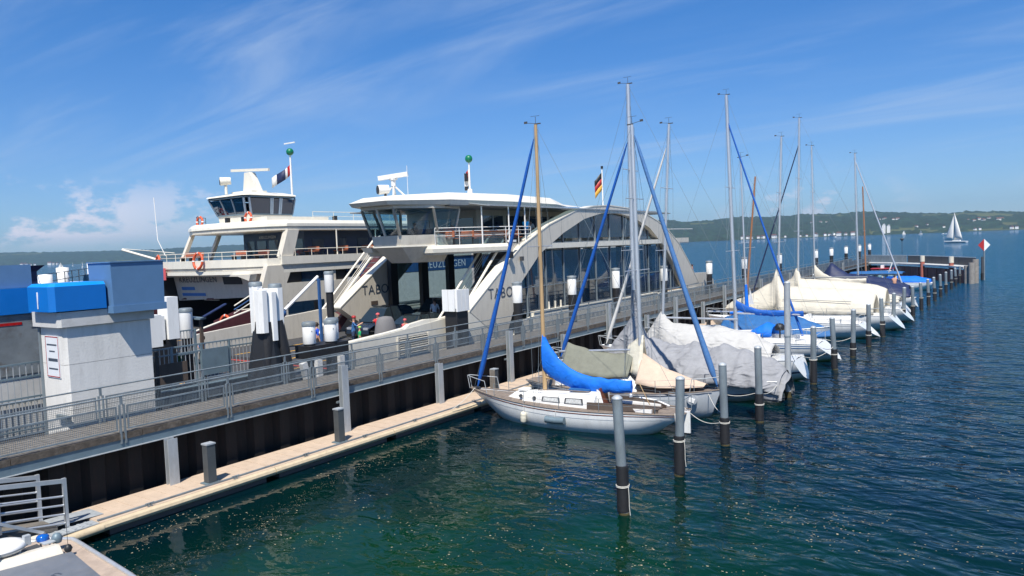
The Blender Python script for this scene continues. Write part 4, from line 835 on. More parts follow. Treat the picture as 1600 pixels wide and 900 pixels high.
def tabor():
    t = thing('car_ferry', 'cream car ferry with big white side arches moored behind the walkway', 'ferry', (-35.3, 55, 0))
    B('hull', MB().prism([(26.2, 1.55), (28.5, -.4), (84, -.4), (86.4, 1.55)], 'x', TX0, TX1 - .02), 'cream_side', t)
    cd_ = B('car_deck', MB().box(TX0 + .3, TX1 - .3, 26.2, 86.2, 1.56, 2.08), 'asphalt', t)
    for x in (-39.2, -37.0, -34.4, -31.8): B('lane_line', MB().box(x, x + .15, 26.6, 85.5, 2.084, 2.09), 'yellow', cd_)
    # near bulwark
    bw = B('bulwark', MB().prism([(25.9, 1.9), (25.75, 3.1), (26.2, 3.24), (29.04, 3.36), (34.7, 3.78), (36.7, 3.94), (40.9, 1.6), (44, .9), (44, .4), (28, .4)], 'x', -29.28, TX1), 'cream', t)
    B('bulwark_cap', MB().path([(-29.14, 25.9, 3.22), (-29.14, 29.04, 3.39), (-29.14, 34.7, 3.80), (-29.14, 36.6, 3.95)], .10, 8), 'cream', bw)
    B('upstand', MB().loft([[(x, y, z) for x in (-29.4, -29.0)] + [(x, y, zt) for x in (-29.05, -29.35)] for y, z, zt in ((30.6, 3.4, 3.5), (31.2, 3.4, 3.72), (32.6, 3.5, 3.86), (33.8, 3.7, 3.8))], False), 'cream', bw)
    lv = B('louvre', MB().box(-28.99, -28.965, 30.15, 32.6, 2.0, 3.05), 'darkgrey', t)
    for k in range(8): B('louvre_blade', MB().obox((-28.945, 31.38, 2.10 + k * .125), .03, 2.35, .075, 0, .5), 'cream', lv)
    B('louvre_frame', MB().box(-28.995, -28.93, 30.02, 30.14, 1.95, 3.1), 'cream', lv); B('louvre_frame', MB().box(-28.995, -28.93, 32.61, 32.72, 1.95, 3.1), 'cream', lv)
    for y0, y1, zt in ((44.2, 50, 4.02), (50.05, 58, 3.95), (58.05, 66, 3.86), (66.05, 76.2, 3.72)): B('bulwark', MB().box(-29.25, -29.02, y0, y1, .4, zt - .9), 'cream', t); B('bulwark_cap', MB().box(-29.32, -28.97, y0, y1, zt - .9, zt - .8), 'cream', t)
    B('bulwark', MB().prism([(40.9, .4), (44.15, .4), (44.15, 2.9), (42.3, 2.65)], 'x', -29.25, -29.02), 'cream', t)
    B('stern_bulwark', MB().prism([(73.4, 1.6), (73.4, 4.45), (79.2, 4.3), (81.5, 3.4), (82.4, 1.6)], 'x', -29.28, TX1), 'cream_side', t)
    for y in (46.5, 47.4, 48.2): B('bollard', MB().tube((-29.14, y, 3.1), (-29.14, y, 3.75), .07, n=8), 'cream', t)
    # far bulwark
    B('bulwark', MB().prism([(25.9, 1.9), (25.75, 3.1), (26.2, 3.24), (36.7, 3.94), (40.9, 1.6), (44, .4), (28, .4)], 'x', TX0, TX0 + .3), 'cream_side', t)
    # arches
    for x0, x1, nm in ((-29.75, -28.98, 'near'), (-41.75, -40.95, 'far')):
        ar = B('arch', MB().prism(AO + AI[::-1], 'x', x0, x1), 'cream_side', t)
        B('arch_edge', MB().loft([[(x, y, z) for x, y, z in ((x0 - .03, y, z + .01), (x1 + .03, y, z + .01), (x1 + .03, y, z + .10), (x0 - .03, y, z + .10))] for y, z in AO], False), 'cream', ar)
        if nm == 'near':
            text('ship_name', 'TABOR', 1.0, 'letter', ar, plane_mw((-28.965, 38.75, 4.55), (0, 1, 0), (0, 0, 1)), 1.12, .004)
            for y in (43.0, 45.6, 48.4, 52.2, 56.4, 60.6, 64.4, 67.4): B('panel_seam', MB().box(-28.976, -28.968, y, y + .025, interp(AI, y) + .02, interp(AO, y) - .02), 'panelgrey', ar)
        else: text('ship_name', 'TABOR', 1.0, 'letter', ar, plane_mw((-40.93, 38.9, 4.75), (0, 1, 0), (0, 0, 1)), 1.12, .004); B('name_plate', MB().box(-40.945, -40.92, 39.8, 40.5, 3.9, 4.2), 'brown', ar)
    # stairs inside each arch foot
    for x0, x1, s in ((-31.3, -29.8, 1), (-43.0, -41.85, -1)):
        st = B('stair_flight', MB().prism([(36.2, 1.82), (37.0, 1.82), (43.4, 7.9), (42.6, 7.9)], 'x', x0 + .08, x1 - .08), 'maroon' if s < 0 else 'darkgrey', t)
        for k in range(16): u = k / 15; B('tread', MB().box(x0 + .1, x1 - .1, lerp(36.35, 42.5, u), lerp(36.62, 42.77, u), lerp(2.0, 7.85, u), lerp(2.05, 7.9, u)), 'galv', st)
        for xx in (x0, x1) if s > 0 else (x1, x0): B('stair_rail', MB().path([(xx, 35.4, 2.2), (xx, 36.0, 3.1), (xx, 42.4, 8.9), (xx, 43.2, 9.2)], .085, 8), 'cream', st)
        for k in range(3): B('stair_bar', MB().tube((x0, 36.1, 2.5 - k * .22), (x0, 42.5, 8.5 - k * .22), .025, n=5), 'cream', st)
    # side glazing under the arches, pane by pane
    def pane(x, y0, y1, z0, z1, m, clip=True):
        ys = [lerp(y0, y1, k / 5) for k in range(6)]; top = [(y, min(z1, interp(AI, y) - .03)) if clip else (y, z1) for y in ys]
        if max(z for _, z in top) < z0 + .25: return
        poly = [(y0, z0), (y1, z0)] + [(y, max(z, z0 + .02)) for y, z in top[::-1]]
        fr = B('window', MB().prism(poly, 'x', x - .02, x + .02), m, t); return fr
    for x, m in ((-29.45, 'glass_dark'),):
        ys = [41.0] + [44.0 + 2.62 * k for k in range(12)]
        for a, b in zip(ys, ys[1:]):
            for z0, z1 in ((3.15, 4.95), (5.03, 7.55), (8.45, 10.6)): pane(x, a + .05, b - .05, z0, z1, m)
        for y in ys[1:]:
            zt = min(interp(AI, y) - .02, 10.6); B('mullion', MB().box(x - .06, x + .10, y - .05, y + .05, 1.8, zt), 'galv', t)
        for z in (4.99,): B('transom', MB().box(x - .05, x + .08, 42.6, 71.0, z - .035, z + .035), 'galv', t)
    B('deck_edge_beam', MB().box(-29.62, -28.99, 46.2, 67.3, 7.72, 8.12), 'cream', t)
    # engine casing and car deck columns
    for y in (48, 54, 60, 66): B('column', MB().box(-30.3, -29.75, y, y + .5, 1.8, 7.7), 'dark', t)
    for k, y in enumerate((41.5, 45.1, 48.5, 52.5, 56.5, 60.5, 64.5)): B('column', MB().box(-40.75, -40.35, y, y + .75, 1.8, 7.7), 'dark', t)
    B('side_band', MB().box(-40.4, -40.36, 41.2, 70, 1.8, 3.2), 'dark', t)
    for k, y in enumerate((42.8, 46.4, 49.8, 53.8, 57.8, 61.8)): B('window', MB().box(-40.62, -40.60, y - .5, y + 2.2, 3.22, 7.6), 'glass_clear', t)
    # upper deck
    deck = [(-41.3, 42.2), (-37.6, 36.6), (-31.6, 36.4), (-29.1, 41.2), (-29.65, 44), (-29.65, 73), (-29.65, 76), (-41, 76), (-41.3, 44)]
    B('upper_deck', MB().prism(deck, 'z', 7.62, 8.2), 'cream_side', t)
    B('deck_fascia', MB().loft([[(x, y, 8.21), (x + .09, y - .06, 8.0), (x + .05, y - .04, 7.75)] for x, y in ((-37.6, 36.5), (-31.5, 36.3), (-29.0, 41.2))], False, False), 'cream', t, solid=.06)
    # wheelhouse: three rings of a faceted plan, walls lean outwards
    cx = -33.95
    def ring(f, yf, yb, z): return [(cx - 1.3 * f, yf, z), (cx + 1.3 * f, yf - .06, z), (cx + 2.45 * f, yf + 2.3, z), (cx + 2.45 * f, yb, z), (cx - 2.45 * f, yb, z), (cx - 2.45 * f, yf + 2.3, z)]
    r0, r1, r2, r3, r4 = ring(.72, 36.0, 38.2, 7.15), ring(.97, 34.75, 38.4, 8.22), ring(1.0, 34.6, 38.6, 8.95), ring(1.10, 33.95, 38.9, 10.65), ring(1.10, 33.9, 38.9, 10.85)
    wh = B('wheelhouse', MB().loft([r0, r1], False), 'cream_side', t)
    B('ledge', MB().loft([[(cx + (x - cx) * 1.01, y - .06, 8.20) for x, y, z in r1], [(cx + (x - cx) * 1.01, y - .06, 8.29) for x, y, z in r1]], False), 'cream', wh)
    B('wall_panel', MB().loft([[(x, y, 8.29) for x, y, z in r1], r2], False), 'cream_side', wh)
    for i in range(6):
        a0, b0 = Vector(r2[i]), Vector(r2[(i + 1) % 6]); a1, b1 = Vector(r3[i]), Vector(r3[(i + 1) % 6])
        n = 2 if i == 0 else 1
        if i == 3: continue
        for k in range(n):
            q = [a0.lerp(b0, k / n), a0.lerp(b0, (k + 1) / n), a1.lerp(b1, (k + 1) / n), a1.lerp(b1, k / n)]; c = sum(q, Vector()) / 4
            w = B('window', MB().quad(*[tuple(c + (p - c) * .94) for p in q]), 'glass_clear', wh, solid=.03)
        for k in range(n + 1):
            p0, p1 = a0.lerp(b0, k / n), a1.lerp(b1, k / n); B('mullion', MB().tube(p0, p1, .10, n=4), 'cream_side', wh)
    B('header', MB().loft([r3, r4], False, True, False), 'cream_side', wh, solid=.08)
    B('console', MB().box(cx - 1.2, cx + 1.1, 35.3, 36.0, 8.3, 9.2), 'dark', wh); B('back_wall', MB().box(cx - 2.2, cx + .6, 38.5, 38.6, 8.3, 9.4), 'darkgrey', wh)
    B('side_wing', MB().loft([[(x, y, z) for x, y, z in ((-37.6, 36.2, 7.9), (-36.0, 35.4, 7.9), (-36.0, 37, 7.9), (-37.6, 37, 7.9))], [(x, y, z) for x, y, z in ((-37.8, 36.0, 8.25), (-35.9, 35.1, 8.25), (-35.9, 37, 8.25), (-37.8, 37, 8.25))]], False), 'cream', t)
    # roof
    rf = [(cx - 1.75, 33.15), (cx + 1.65, 33.05), (-30.6, 37.2), (-30.4, 44), (-30.6, 50.5), (-30.9, 53), (-31.2, 60), (-31.2, 74), (-39.4, 74), (-39.8, 60), (-39.8, 53), (-39.8, 50.5), (-39.8, 44), (-38.2, 37.2)]
    zr = [(33, 11.46), (37, 11.70), (44, 11.80), (50.5, 11.72), (53, 11.28), (60, 11.02), (74, 10.98)]
    def off(poly, dz, s): return [(cx + (x - cx) * s, 54 + (y - 54) * s, 10.86 + dz) for x, y in poly]
    rise = lambda y: .34 * math.sin(math.pi * max(0, min(1, (y - 33) / 41))) + .12
    B('roof', MB().loft([[(cx + (x - cx) * .97, 54 + (y - 54) * .99, 10.86) for x, y in rf], [(x, y, lerp(10.9, interp(zr, y), .35)) for x, y in rf], [(cx + (x - cx) * .80, 54 + (y - 54) * .955, interp(zr, y)) for x, y in rf], [(cx, 54 + (y - 54) * .9, interp(zr, y) + .05) for x, y in rf]], False), 'cream', t)
    # glass canopy
    n = 11
    for k in range(n):
        y0, y1 = lerp(39.2, 66, k / n), lerp(39.2, 66, (k + 1) / n)
        B('canopy_pane', MB().add([(-30.6, y0 + .04, 11.02), (-30.6, y1 - .04, 11.02), (-28.95, y1 - .04, 10.78), (-28.95, y0 + .04, 10.78)], [(0, 1, 2, 3)]), 'glass_canopy', t, solid=.03)
        B('canopy_rib', MB().tube((-30.6, y0, 10.99), (-28.95, y0, 10.74), .035, n=4), 'galv_light', t)
    B('canopy_edge', MB().box(-28.98, -28.90, 39.2, 66, 10.72, 10.80), 'galv_light', t)
    for y in (39.6, 41.6, 43.6): B('canopy_post', MB().tube((-29.1 if y > 41 else -29.9, y, 8.2), (-29.1 if y > 41 else -29.9, y, 10.75), .05, n=8), 'white', t)
    # saloon
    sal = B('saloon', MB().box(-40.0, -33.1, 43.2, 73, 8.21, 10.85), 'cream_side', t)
    for k in range(9): y = 43.8 + k * 3.2; B('window', MB().box(-33.09, -33.06, y, y + 2.7, 8.5, 10.35), 'glass_blue', sal); B('window_frame', MB().box(-33.07, -33.0, y + 1.3, y + 1.38, 8.5, 10.4), 'white', sal)
    for k in range(3): x = -39.4 + k * 2.15; B('window', MB().box(x, x + 1.7, 43.15, 43.19, 8.4, 10.2), 'glass_blue', sal)
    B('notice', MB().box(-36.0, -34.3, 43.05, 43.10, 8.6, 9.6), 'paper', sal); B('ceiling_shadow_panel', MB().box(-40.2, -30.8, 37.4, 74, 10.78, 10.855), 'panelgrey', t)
    for k, y in enumerate((46.4, 51.6, 56.8, 62)): B('lifejacket_locker', MB().box(-30.5, -29.9, y, y + 1.5, 8.21, 8.85), 'cream_side', t)
    # terrace benches
    for i, (x, y) in enumerate(((-31.6, 38.0), (-31.0, 39.3), (-30.5, 40.6), (-30.2, 42.0), (-30.2, 43.4))):
        o = thing('terrace_bench', WORDS[i] + ' brown slatted bench from the wheelhouse on the upper deck', 'bench', (x, y, 8.2), group='benches on the ferry terrace')
        x0_, y0_ = x, y
        for k in range(3): B('seat_slat', MB().box(x - .85, x + .85, y - .25 + k * .17, y - .11 + k * .17, 8.62, 8.66), 'benchwood', o)
        for k in range(3): B('back_slat', MB().box(x - .85, x + .85, y - .33, y - .30, 8.74 + k * .14, 8.86 + k * .14), 'benchwood', o)
        for dx in (-.7, .7): B('leg', MB().box(x + dx - .03, x + dx + .03, y - .3, y + .24, 8.2, 8.62), 'dark', o)
    rail_run(t, [(-31.5, 36.6, 8.2), (-29.1, 41.2, 8.2), (-29.05, 44.2, 8.2)], 1.15, 'white', (1, .8, .55), 1.5, .022)
    for a, b in (((-31.45, 36.75), (-30.3, 38.95)), ((-30.25, 39.05), (-29.2, 41.1))): B('rail_glass', MB().add([(*a, 8.25), (*b, 8.25), (*b, 9.0), (*a, 9.0)], [(0, 1, 2, 3)]), 'glass_clear', t)
    B('rail', MB().path([(-29.2, 67.3, 9.1), (-29.2, 76, 9.1)], .03, 6), 'white', t)
    # roof gear
    o = B('searchlight', MB().tube((-34.75, 34.9, 12.0), (-34.4, 35.5, 12.05), .33, .28, 14), 'white', t); B('lamp_glass', MB().tube((-34.79, 34.84, 12.0), (-34.755, 34.895, 12.0), .27, n=14), 'dark', o); B('yoke', MB().tube((-34.5, 35.3, 11.4), (-34.5, 35.3, 11.8), .08, n=6), 'darkgrey', o)
    rd = B('radar_mast', MB().tube((-34.6, 36.2, 12.3), (-34.6, 36.2, 12.75), .16, n=8), 'white', t)
    for dx, dy in ((-1.0, -.5), (.6, -.7), (.9, .9), (-.5, .8)): B('strut', MB().tube((-34.6 + dx, 36.2 + dy, 11.1), (-34.6, 36.2, 12.35), .06, n=6), 'white', rd)
    B('radar_scanner', MB().obox((-34.6, 36.2, 12.95), .35, 2.0, .28, R(-55), 0, .12), 'white', rd); B('radar_gearbox', MB().box(-34.8, -34.4, 36, 36.4, 12.7, 12.85), 'white', rd)
    B('aerial', MB().tube((-33.7, 36.6, 11.1), (-33.7, 36.6, 13.6), .018, n=5), 'white', rd)
    mm = B('signal_mast', MB().tube((-35, 45, 11.6), (-35, 45, 14.5), .07, .06, 8), 'white', t); B('mast_base', MB().tube((-35, 45, 11.6), (-35, 45, 12.5), .28, .18, 8), 'white', mm)
    B('signal_ball', MB().lathe((-35, 45, 14.5), [(0, 0), (.16, .04), (.26, .16), (.29, .3), (.26, .44), (.16, .56), (0, .6)], 14), 'green', mm)
    for z in (12.4, 13.1, 13.4): B('lantern', MB().tube((-35.25, 44.9, z), (-35.25, 44.9, z + .3), .14, n=8), 'dark', mm)
    B('flag', MB().loft([[(-35.05 - .12 * k, 44.95 + .1 * math.sin(k * 1.4), 14.0 - j * .25 - .12 * k) for j in range(6)] for k in range(4)], True, False, False), 'whitesail', mm, solid=.01); B('flag_stripe', MB().loft([[(-35.07 - .1 * k, 44.9 + .08 * math.sin(k * 1.4), 14.0 - j * .2 - .1 * k) for j in range(4)] for k in range(3)], True, False, False), 'red', mm, solid=.01)
    mm = B('ensign_staff', MB().tube((-32.5, 62, 11.2), (-32.5, 62, 14.9), .06, n=6), 'white', t); B('staff_light', MB().tube((-32.5, 62, 14.9), (-32.5, 62, 15.15), .12, n=8), 'dark', mm)
    for c, z in (('dark', 14.3), ('red', 13.75), ('yellow', 13.2)): B('flag_stripe', MB().loft([[(-32.55 - .1 * k, 61.95 - .16 * k + .05 * math.sin(k * 2 + z), z + .25 - .54 * j - .2 * k) for j in range(2)] for k in range(5)], True, False, False), c, mm, solid=.01)
    for x, y in ((-32.5, 61), (-32.2, 66), (-33, 70)): B('roof_dome', MB().lathe((x, y, 11.0), [(.12, 0), (.25, .15), (.2, .35), (0, .42)], 10), 'white', t)
    B('deck_light', MB().obox((-28.9, 41.6, 8.35), .2, .8, .16, 0), 'white', t); B('floodlight', MB().obox((-28.75, 41.2, 7.4), .22, .3, .45), 'dark', t); B('floodlight', MB().obox((-28.8, 42.6, 7.1), .2, .25, .3), 'darkgrey', t)
    return t
tabor()
lifebuoy((-29.9, 36.4, 3.6), (0, -1, .1), 'red lifebuoy at the foot of the near arch stairs', .36)
def kreuz():
    t = thing('car_ferry', 'cream car ferry with wheelhouse on top, moored further left', 'ferry', (-54.5, 60, 0)); X1, X0 = -48.0, -61.2
    B('hull', MB().prism([(31.5, 1.8), (36, -.4), (96, -.4), (99, 1.8)], 'x', X0, X1), 'cream_side', t)
    B('car_deck', MB().box(X0 + .3, X1 - .3, 30.5, 98, 1.81, 2.0), 'asphalt', t)
    # near flank pieces
    B('flank', MB().prism([(37.6, 5.75), (70, 5.55), (70, 2.75), (36.6, 2.7), (35.2, 5.3)], 'x', X1 - .3, X1), 'cream_side', t)
    B('flank_lower', MB().prism([(36.6, 2.68), (70, 2.73), (70, .3), (36, .3), (35.4, 1.8)], 'x', X1 - .35, X1 - .02), 'cream_side', t)
    for z in (3.05, 2.35): B('rubbing_strake', MB().box(X1, X1 + .06, 39.5, 70, z, z + .14), 'panelgrey', t)
    B('pillar', MB().prism([(35.2, 5.3), (35.9, 7.2), (38.3, 7.2), (38.1, 6.75), (37.6, 5.72)], 'x', X1 - .5, X1 - .001), 'cream_side', t)
    B('side_band', MB().box(X1 - .4, X1 + .001, 38.32, 70, 6.78, 7.2), 'cream_side', t); B('side_band', MB().box(X1 - .4, X1 + .12, 37.2, 70, 7.24, 7.88), 'cream', t)
    B('pillar', MB().prism([(37.25, 7.89), (38.4, 7.89), (39.1, 9.96), (38.0, 9.96)], 'x', X1 - .6, X1), 'cream_side', t)
    for k in range(6): y = 38.9 + k * 4.6; B('opening_post', MB().tube((X1 - .1, y + 4.2, 7.88), (X1 - .1, y + 4.2, 9.97), .06, n=6), 'cream', t)
    for k in range(7):
        y = 38.7 + k * 4; B('window', MB().box(X1 - .25, X1 - .2, y + (1.4 if k else .6), y + 3.7, 5.75, 6.75), 'glass_blue', t); B('window_divider', MB().box(X1 - .2, X1 - .1, y + 3.72, y + 4.1, 5.7, 6.78), 'cream_side', t)
    B('dark_opening', MB().box(X1 - .5, X1 - .4, 37.9, 40, 5.7, 6.76), 'maroon', t)
    B('porthole_band', MB().box(X1 + .001, X1 + .03, 37.6, 41.3, 3.3, 4.2), 'glass_blue', t); B('dark_opening', MB().box(X1 + .002, X1 + .035, 40.2, 41.0, 3.4, 4.15), 'dark', t)
    # blue band and name behind the other ferry
    B('name_band', MB().box(X1 + .002, X1 + .03, 45.5, 75, 5.9, 7.15), 'kblue', t); text('ship_name', 'KREUZLINGEN', 1.0, 'letter_white', t, plane_mw((X1 + .035, 53.3, 6.15), (0, 1, 0), (0, 0, 1)), 1.1, .004)
    B('pale_band', MB().box(X1 + .001, X1 + .02, 44, 75, 3.2, 5.85), 'whitesail', t)
    # promenade deck with bowed front
    fr = [(X1, 37.4), (X1 - .4, 36.2), (-49.6, 35.1), (-51.6, 34.3), (-54.6, 33.9), (-57.6, 34.0), (-60.6, 34.2), (-62.0, 35.2)]
    back = [(-61.2, 98), (X1 + .05, 98)]
    def shelf(name, z0, z1, m, s=0., par=None): return B(name, MB().prism([(x, y + s) for x, y in fr] + back, 'z', z0, z1), m, par or t)
    dk = shelf('promenade_deck', 6.9, 7.12, 'cream_side', .12); shelf('deck_rim', 7.14, 7.75, 'cream'); shelf('deck_lip', 6.6, 6.88, 'cream', .0)
    # mouth
    B('mouth_header', MB().prism([(-60.9, 6.6), (-48.4, 6.6), (-48.6, 6.1), (-50, 6.45), (-60, 6.45)], 'y', 34.6, 35.2), 'cream_side', t)
    v = B('visor', MB().add([(-60.6, 35.5, 7.0), (-49.2, 36.0, 7.0), (-49.2, 36.5, 4.75), (-60.6, 36.0, 4.35), (-60.6, 36.0, 7.0), (-49.2, 36.5, 7.0), (-49.2, 37.0, 4.75), (-60.6, 36.5, 4.35)], [(0, 3, 2, 1), (4, 5, 6, 7), (3, 7, 6, 2), (0, 1, 5, 4), (1, 2, 6, 5), (0, 4, 7, 3)]), 'cream_side', t)
    mw = lambda u, z: plane_mw((u, 35.47 + (7 - z) * .2 + (u + 60.6) * .044, z), (1, .044, 0), (0, -.2, 1))
    text('ship_name', 'KREUZLINGEN', .72, 'letter', v, mw(-59.9, 5.95), 1.1, .004); B('operator_print', MB().obox((-58.9, 35.87, 5.42), 1.8, .02, .28, .044, 0, .2), 'letter_blue', v); B('operator_print', MB().obox((-58.3, 36.0, 4.9), 3.2, .02, .26, .044, 0, .2), 'letter_blue', v)
    B('visor_opening', MB().obox((-52.8, 36.0, 6.2), 2.3, .06, .9, .044, 0, .2), 'dark', v)
    for x in (-60.0, -56.3): B('red_mark', MB().obox((x, 36.02 + (x + 60) * .044, 4.52), 1.0, .05, .14), 'maroon', v)
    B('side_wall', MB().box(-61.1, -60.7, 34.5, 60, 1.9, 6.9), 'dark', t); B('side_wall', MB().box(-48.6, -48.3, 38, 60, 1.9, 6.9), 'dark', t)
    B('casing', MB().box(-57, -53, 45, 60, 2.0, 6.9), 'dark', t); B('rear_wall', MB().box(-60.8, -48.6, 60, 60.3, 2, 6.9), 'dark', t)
    for x, y, z in ((-58.5, 44.8, 3.4), (-51.5, 45, 4.1), (-55, 44.9, 4.0)): B('notice', MB().box(x, x + .7, y, y + .04, z, z + .8), 'panelgrey', t)
    for x in (-57.8, -50.5): B('strip_light', MB().box(x, x + 2.0, 36.6, 36.75, 4.36, 4.42), 'whitesail', t)
    # bow bulwarks, maroon inside
    B('bow_bulwark', MB().prism([(29.6, 2.0), (29.6, 2.7), (36.5, 4.4), (37.0, 4.4), (37.0, 2.0)], 'x', X1 - .3, X1 - .1), 'maroon', t); B('bulwark_rail', MB().path([(X1 - .2, 29.4, 2.75), (X1 - .2, 36.6, 4.45)], .08, 8), 'cream', t)
    B('bow_bulwark', MB().prism([(29.6, 2.0), (29.6, 2.9), (36.5, 4.2), (37.0, 4.2), (37.0, 2.0)], 'x', X0, X0 + .3), 'maroon', t); B('bulwark_rail', MB().path([(X0 + .2, 29.4, 3.0), (X0 + .2, 36.6, 4.3)], .08, 8), 'cream', t)
    B('bow_gate', MB().prism([(-52.6, 2.0), (-48.5, 2.0), (-48.5, 3.9), (-49.5, 3.9), (-52.6, 3.0)], 'y', 34.0, 34.2), 'maroon', t); B('red_deck', MB().box(-60.8, -48.4, 31.0, 31.4, 2.005, 2.02), 'redfloor', t)
    B('bow_locker', MB().box(-50.0, -48.9, 34.3, 35.6, 2.0, 3.9), 'cream_side', t)
    for k in range(3): B('stair_rail', MB().tube((-49.0 + .05 * k, 33.4, 3.7 + .3 * k), (-48.6, 37.2, 5.6 + .3 * k), .05, n=6), 'cream' if k != 1 else 'kblue', t)
    # roof (sun deck)
    rf = [(X1 - .05, 39.2), (X1 - .1, 38.0), (-49.2, 36.9), (-51.8, 36.2), (-55, 35.8), (-58, 35.9), (-59.6, 36.6), (-60.8, 38.4)]; bk = [(-60.8, 96), (X1 - .05, 96)]
    B('roof_deck', MB().prism([(lerp(x, -54.5, .01), y + .1) for x, y in rf] + bk, 'z', 9.97, 10.25), 'cream_side', t); B('roof_rim', MB().loft([[(x, y, 10.27) for x, y in rf + bk], [(x, y + .04, 10.5) for x, y in rf + bk], [(lerp(x, -54.5, .03), y + .3, 10.78) for x, y in rf + bk]], False), 'cream', t)
    for x, y, dx in ((-59.6, 37.0, -.35), (-60.2, 40, -.3)): B('roof_prop', MB().tube((x + dx, y - .9, 7.7), (x, y, 10.0), .22, n=4), 'cream_side', t)
    # saloon on the promenade deck
    sl = B('saloon', MB().box(-58.6, -50.2, 41.4, 80, 7.13, 9.96), 'saloonblue', t)
    for k in range(5): x = -58.2 + k * 1.65; B('window', MB().box(x, x + 1.25, 41.33, 41.38, 7.9, 9.3), 'glass_clear', sl)
    for k in range(8): y = 42.2 + k * 2.6; B('window', MB().box(-50.19, -50.15, y, y + 1.3, 7.9, 9.3), 'glass_blue', sl)
    text('saloon_name', 'KREUZLINGEN', .34, 'whitesail', sl, plane_mw((-56.2, 41.3, 9.48), (1, 0, 0), (0, 0, 1)), 1.05, .003)
    for i, (x, y) in enumerate(((-59, 36.0), (-57, 35.6), (-52.6, 36.6), (-51, 37.6), (-48.9, 41), (-48.9, 44.2), (-48.9, 47.2), (-49, 50))):
        o = thing('deck_bench', WORDS[i] + ' brown bench from the bow behind the far ferry railing', 'bench', (x, y, 7.75 if i < 4 else 7.88), group='benches on the far ferry'); z = 7.75 if i < 4 else 7.88
        B('seat', MB().box(x - .7, x + .7, y - .22, y + .22, z + .30, z + .36), 'benchwood', o); B('backrest', MB().box(x - .7, x + .7, y + .22, y + .27, z + .40, z + .72), 'benchwood', o)
        for dx in (-.6, .6): B('leg', MB().box(x + dx - .03, x + dx + .03, y - .2, y + .2, z, z + .3), 'dark', o)
    rail_run(t, [(x, y + .12, 7.74) for x, y in fr[1:][::-1]] + [(X1 - .05, 37.1, 7.74)], .62, 'cream', (1, .5), 1.4, .025)
    rail_run(t, [(X1, 38.6, 7.88), (X1, 62, 7.88)], .55, 'cream', (1,), 1.7, .025)
    rail_run(t, [(-60.3, 38.8, 10.78), (-59.0, 37.1, 10.78), (-57.6, 36.4, 10.78)], .75, 'darkgrey', (1, .5), 1.1, .022)
    rail_run(t, [(-49.2, 41.6, 10.78), (-49.0, 62, 10.78)], .75, 'cream', (1, .5), 2.2, .022)
    # wheelhouse
    def rg(z, o_, ch): 
        return [(-57 - o_, 37.3 - o_, z), (-52 + o_ - ch, 37.2 - o_, z), (-52 + o_, 37.2 - o_ + ch, z), (-52 + o_, 42.0, z), (-57 - o_, 42.0, z)]
    wh = B('wheelhouse', MB().loft([rg(10.6, -.45, .3), rg(11.45, -.35, .3)], False), 'cream', t)
    B('wheelhouse_skirt', MB().box(-53.5, -50.0, 37.6, 44, 10.6, 11.15), 'cream', wh)
    a, b = rg(11.46, -.35, .3), rg(12.8, .12, .3)
    for i, n in ((0, 3), (2, 3), (3, 1), (4, 2)):
        i2 = (i + 1) % 5; p0, p1, q0, q1 = Vector(a[i]), Vector(a[i2]), Vector(b[i]), Vector(b[i2])
        for k in range(n):
            u0, u1 = k / n, (k + 1) / n
            if i == 2: u0, u1 = ((0, .46), (.5, .66), (.70, 1))[k]
            q = [p0.lerp(p1, u0), p0.lerp(p1, u1), q0.lerp(q1, u1), q0.lerp(q1, u0)]; c = sum(q, Vector()) / 4
            B('window', MB().quad(*[tuple(c + (p - c) * .92) for p in q]), 'glass_navy' if i != 0 else 'glass_dark', wh, solid=.03)
            B('mullion', MB().tube(q[0], q[3], .09, n=4), 'frameblue', wh); B('mullion', MB().tube(q[1], q[2], .09, n=4), 'frameblue', wh)
        B('sill', MB().tube(p0, p1, .09, n=4), 'steelblue', wh)
    B('wheelhouse_core', MB().box(-56, -53, 40.5, 41.2, 11.3, 12.7), 'dark', wh)
    B('roof_edge', MB().loft([[(x, y, 12.82) for x, y, z in rg(0, .22, .35)], [(x, y, 12.98) for x, y, z in rg(0, .15, .35)]], False), 'steelblue', wh); B('wheelhouse_roof', MB().loft([[(x, y, 12.985) for x, y, z in rg(0, .3, .35)], [(x, y, 13.1) for x, y, z in rg(0, .2, .35)], [(x, y, 13.4) for x, y, z in rg(0, -1.4, .35)]], False), 'cream', wh)
    o = B('searchlight', MB().tube((-56.0, 37.6, 14.4), (-55.5, 38.3, 14.45), .36, .3, 14), 'cream', t); B('lamp_glass', MB().tube((-56.03, 37.56, 14.4), (-56.0, 37.6, 14.4), .3, n=14), 'dark', o); B('yoke', MB().tube((-55.75, 37.95, 13.3), (-55.75, 37.95, 14.2), .12, n=6), 'cream', o)
    rd = B('radar_mast', MB().prism([(-54.9, 13.3), (-52.9, 13.3), (-53.9, 15.1), (-54.6, 15.1)], 'y', 39.0, 39.6), 'cream', t); B('radar_scanner', MB().obox((-54.2, 39.3, 15.3), 4.6, .18, .22, R(5), .06), 'cream', rd); B('radar_step', MB().box(-55.8, -53.0, 38.5, 40, 13.2, 13.5), 'cream', rd)
    mm = B('signal_mast', MB().tube((-53.2, 42.8, 13.0), (-53.2, 42.8, 17.0), .10, .07, 8), 'white', t); B('signal_ball', MB().lathe((-53.2, 42.8, 16.7), [(0, 0), (.18, .05), (.29, .18), (.33, .33), (.29, .48), (.18, .61), (0, .66)], 14), 'green', mm); B('mast_arm', MB().box(-53.9, -52.5, 42.75, 42.85, 17.75, 17.85), 'white', mm)
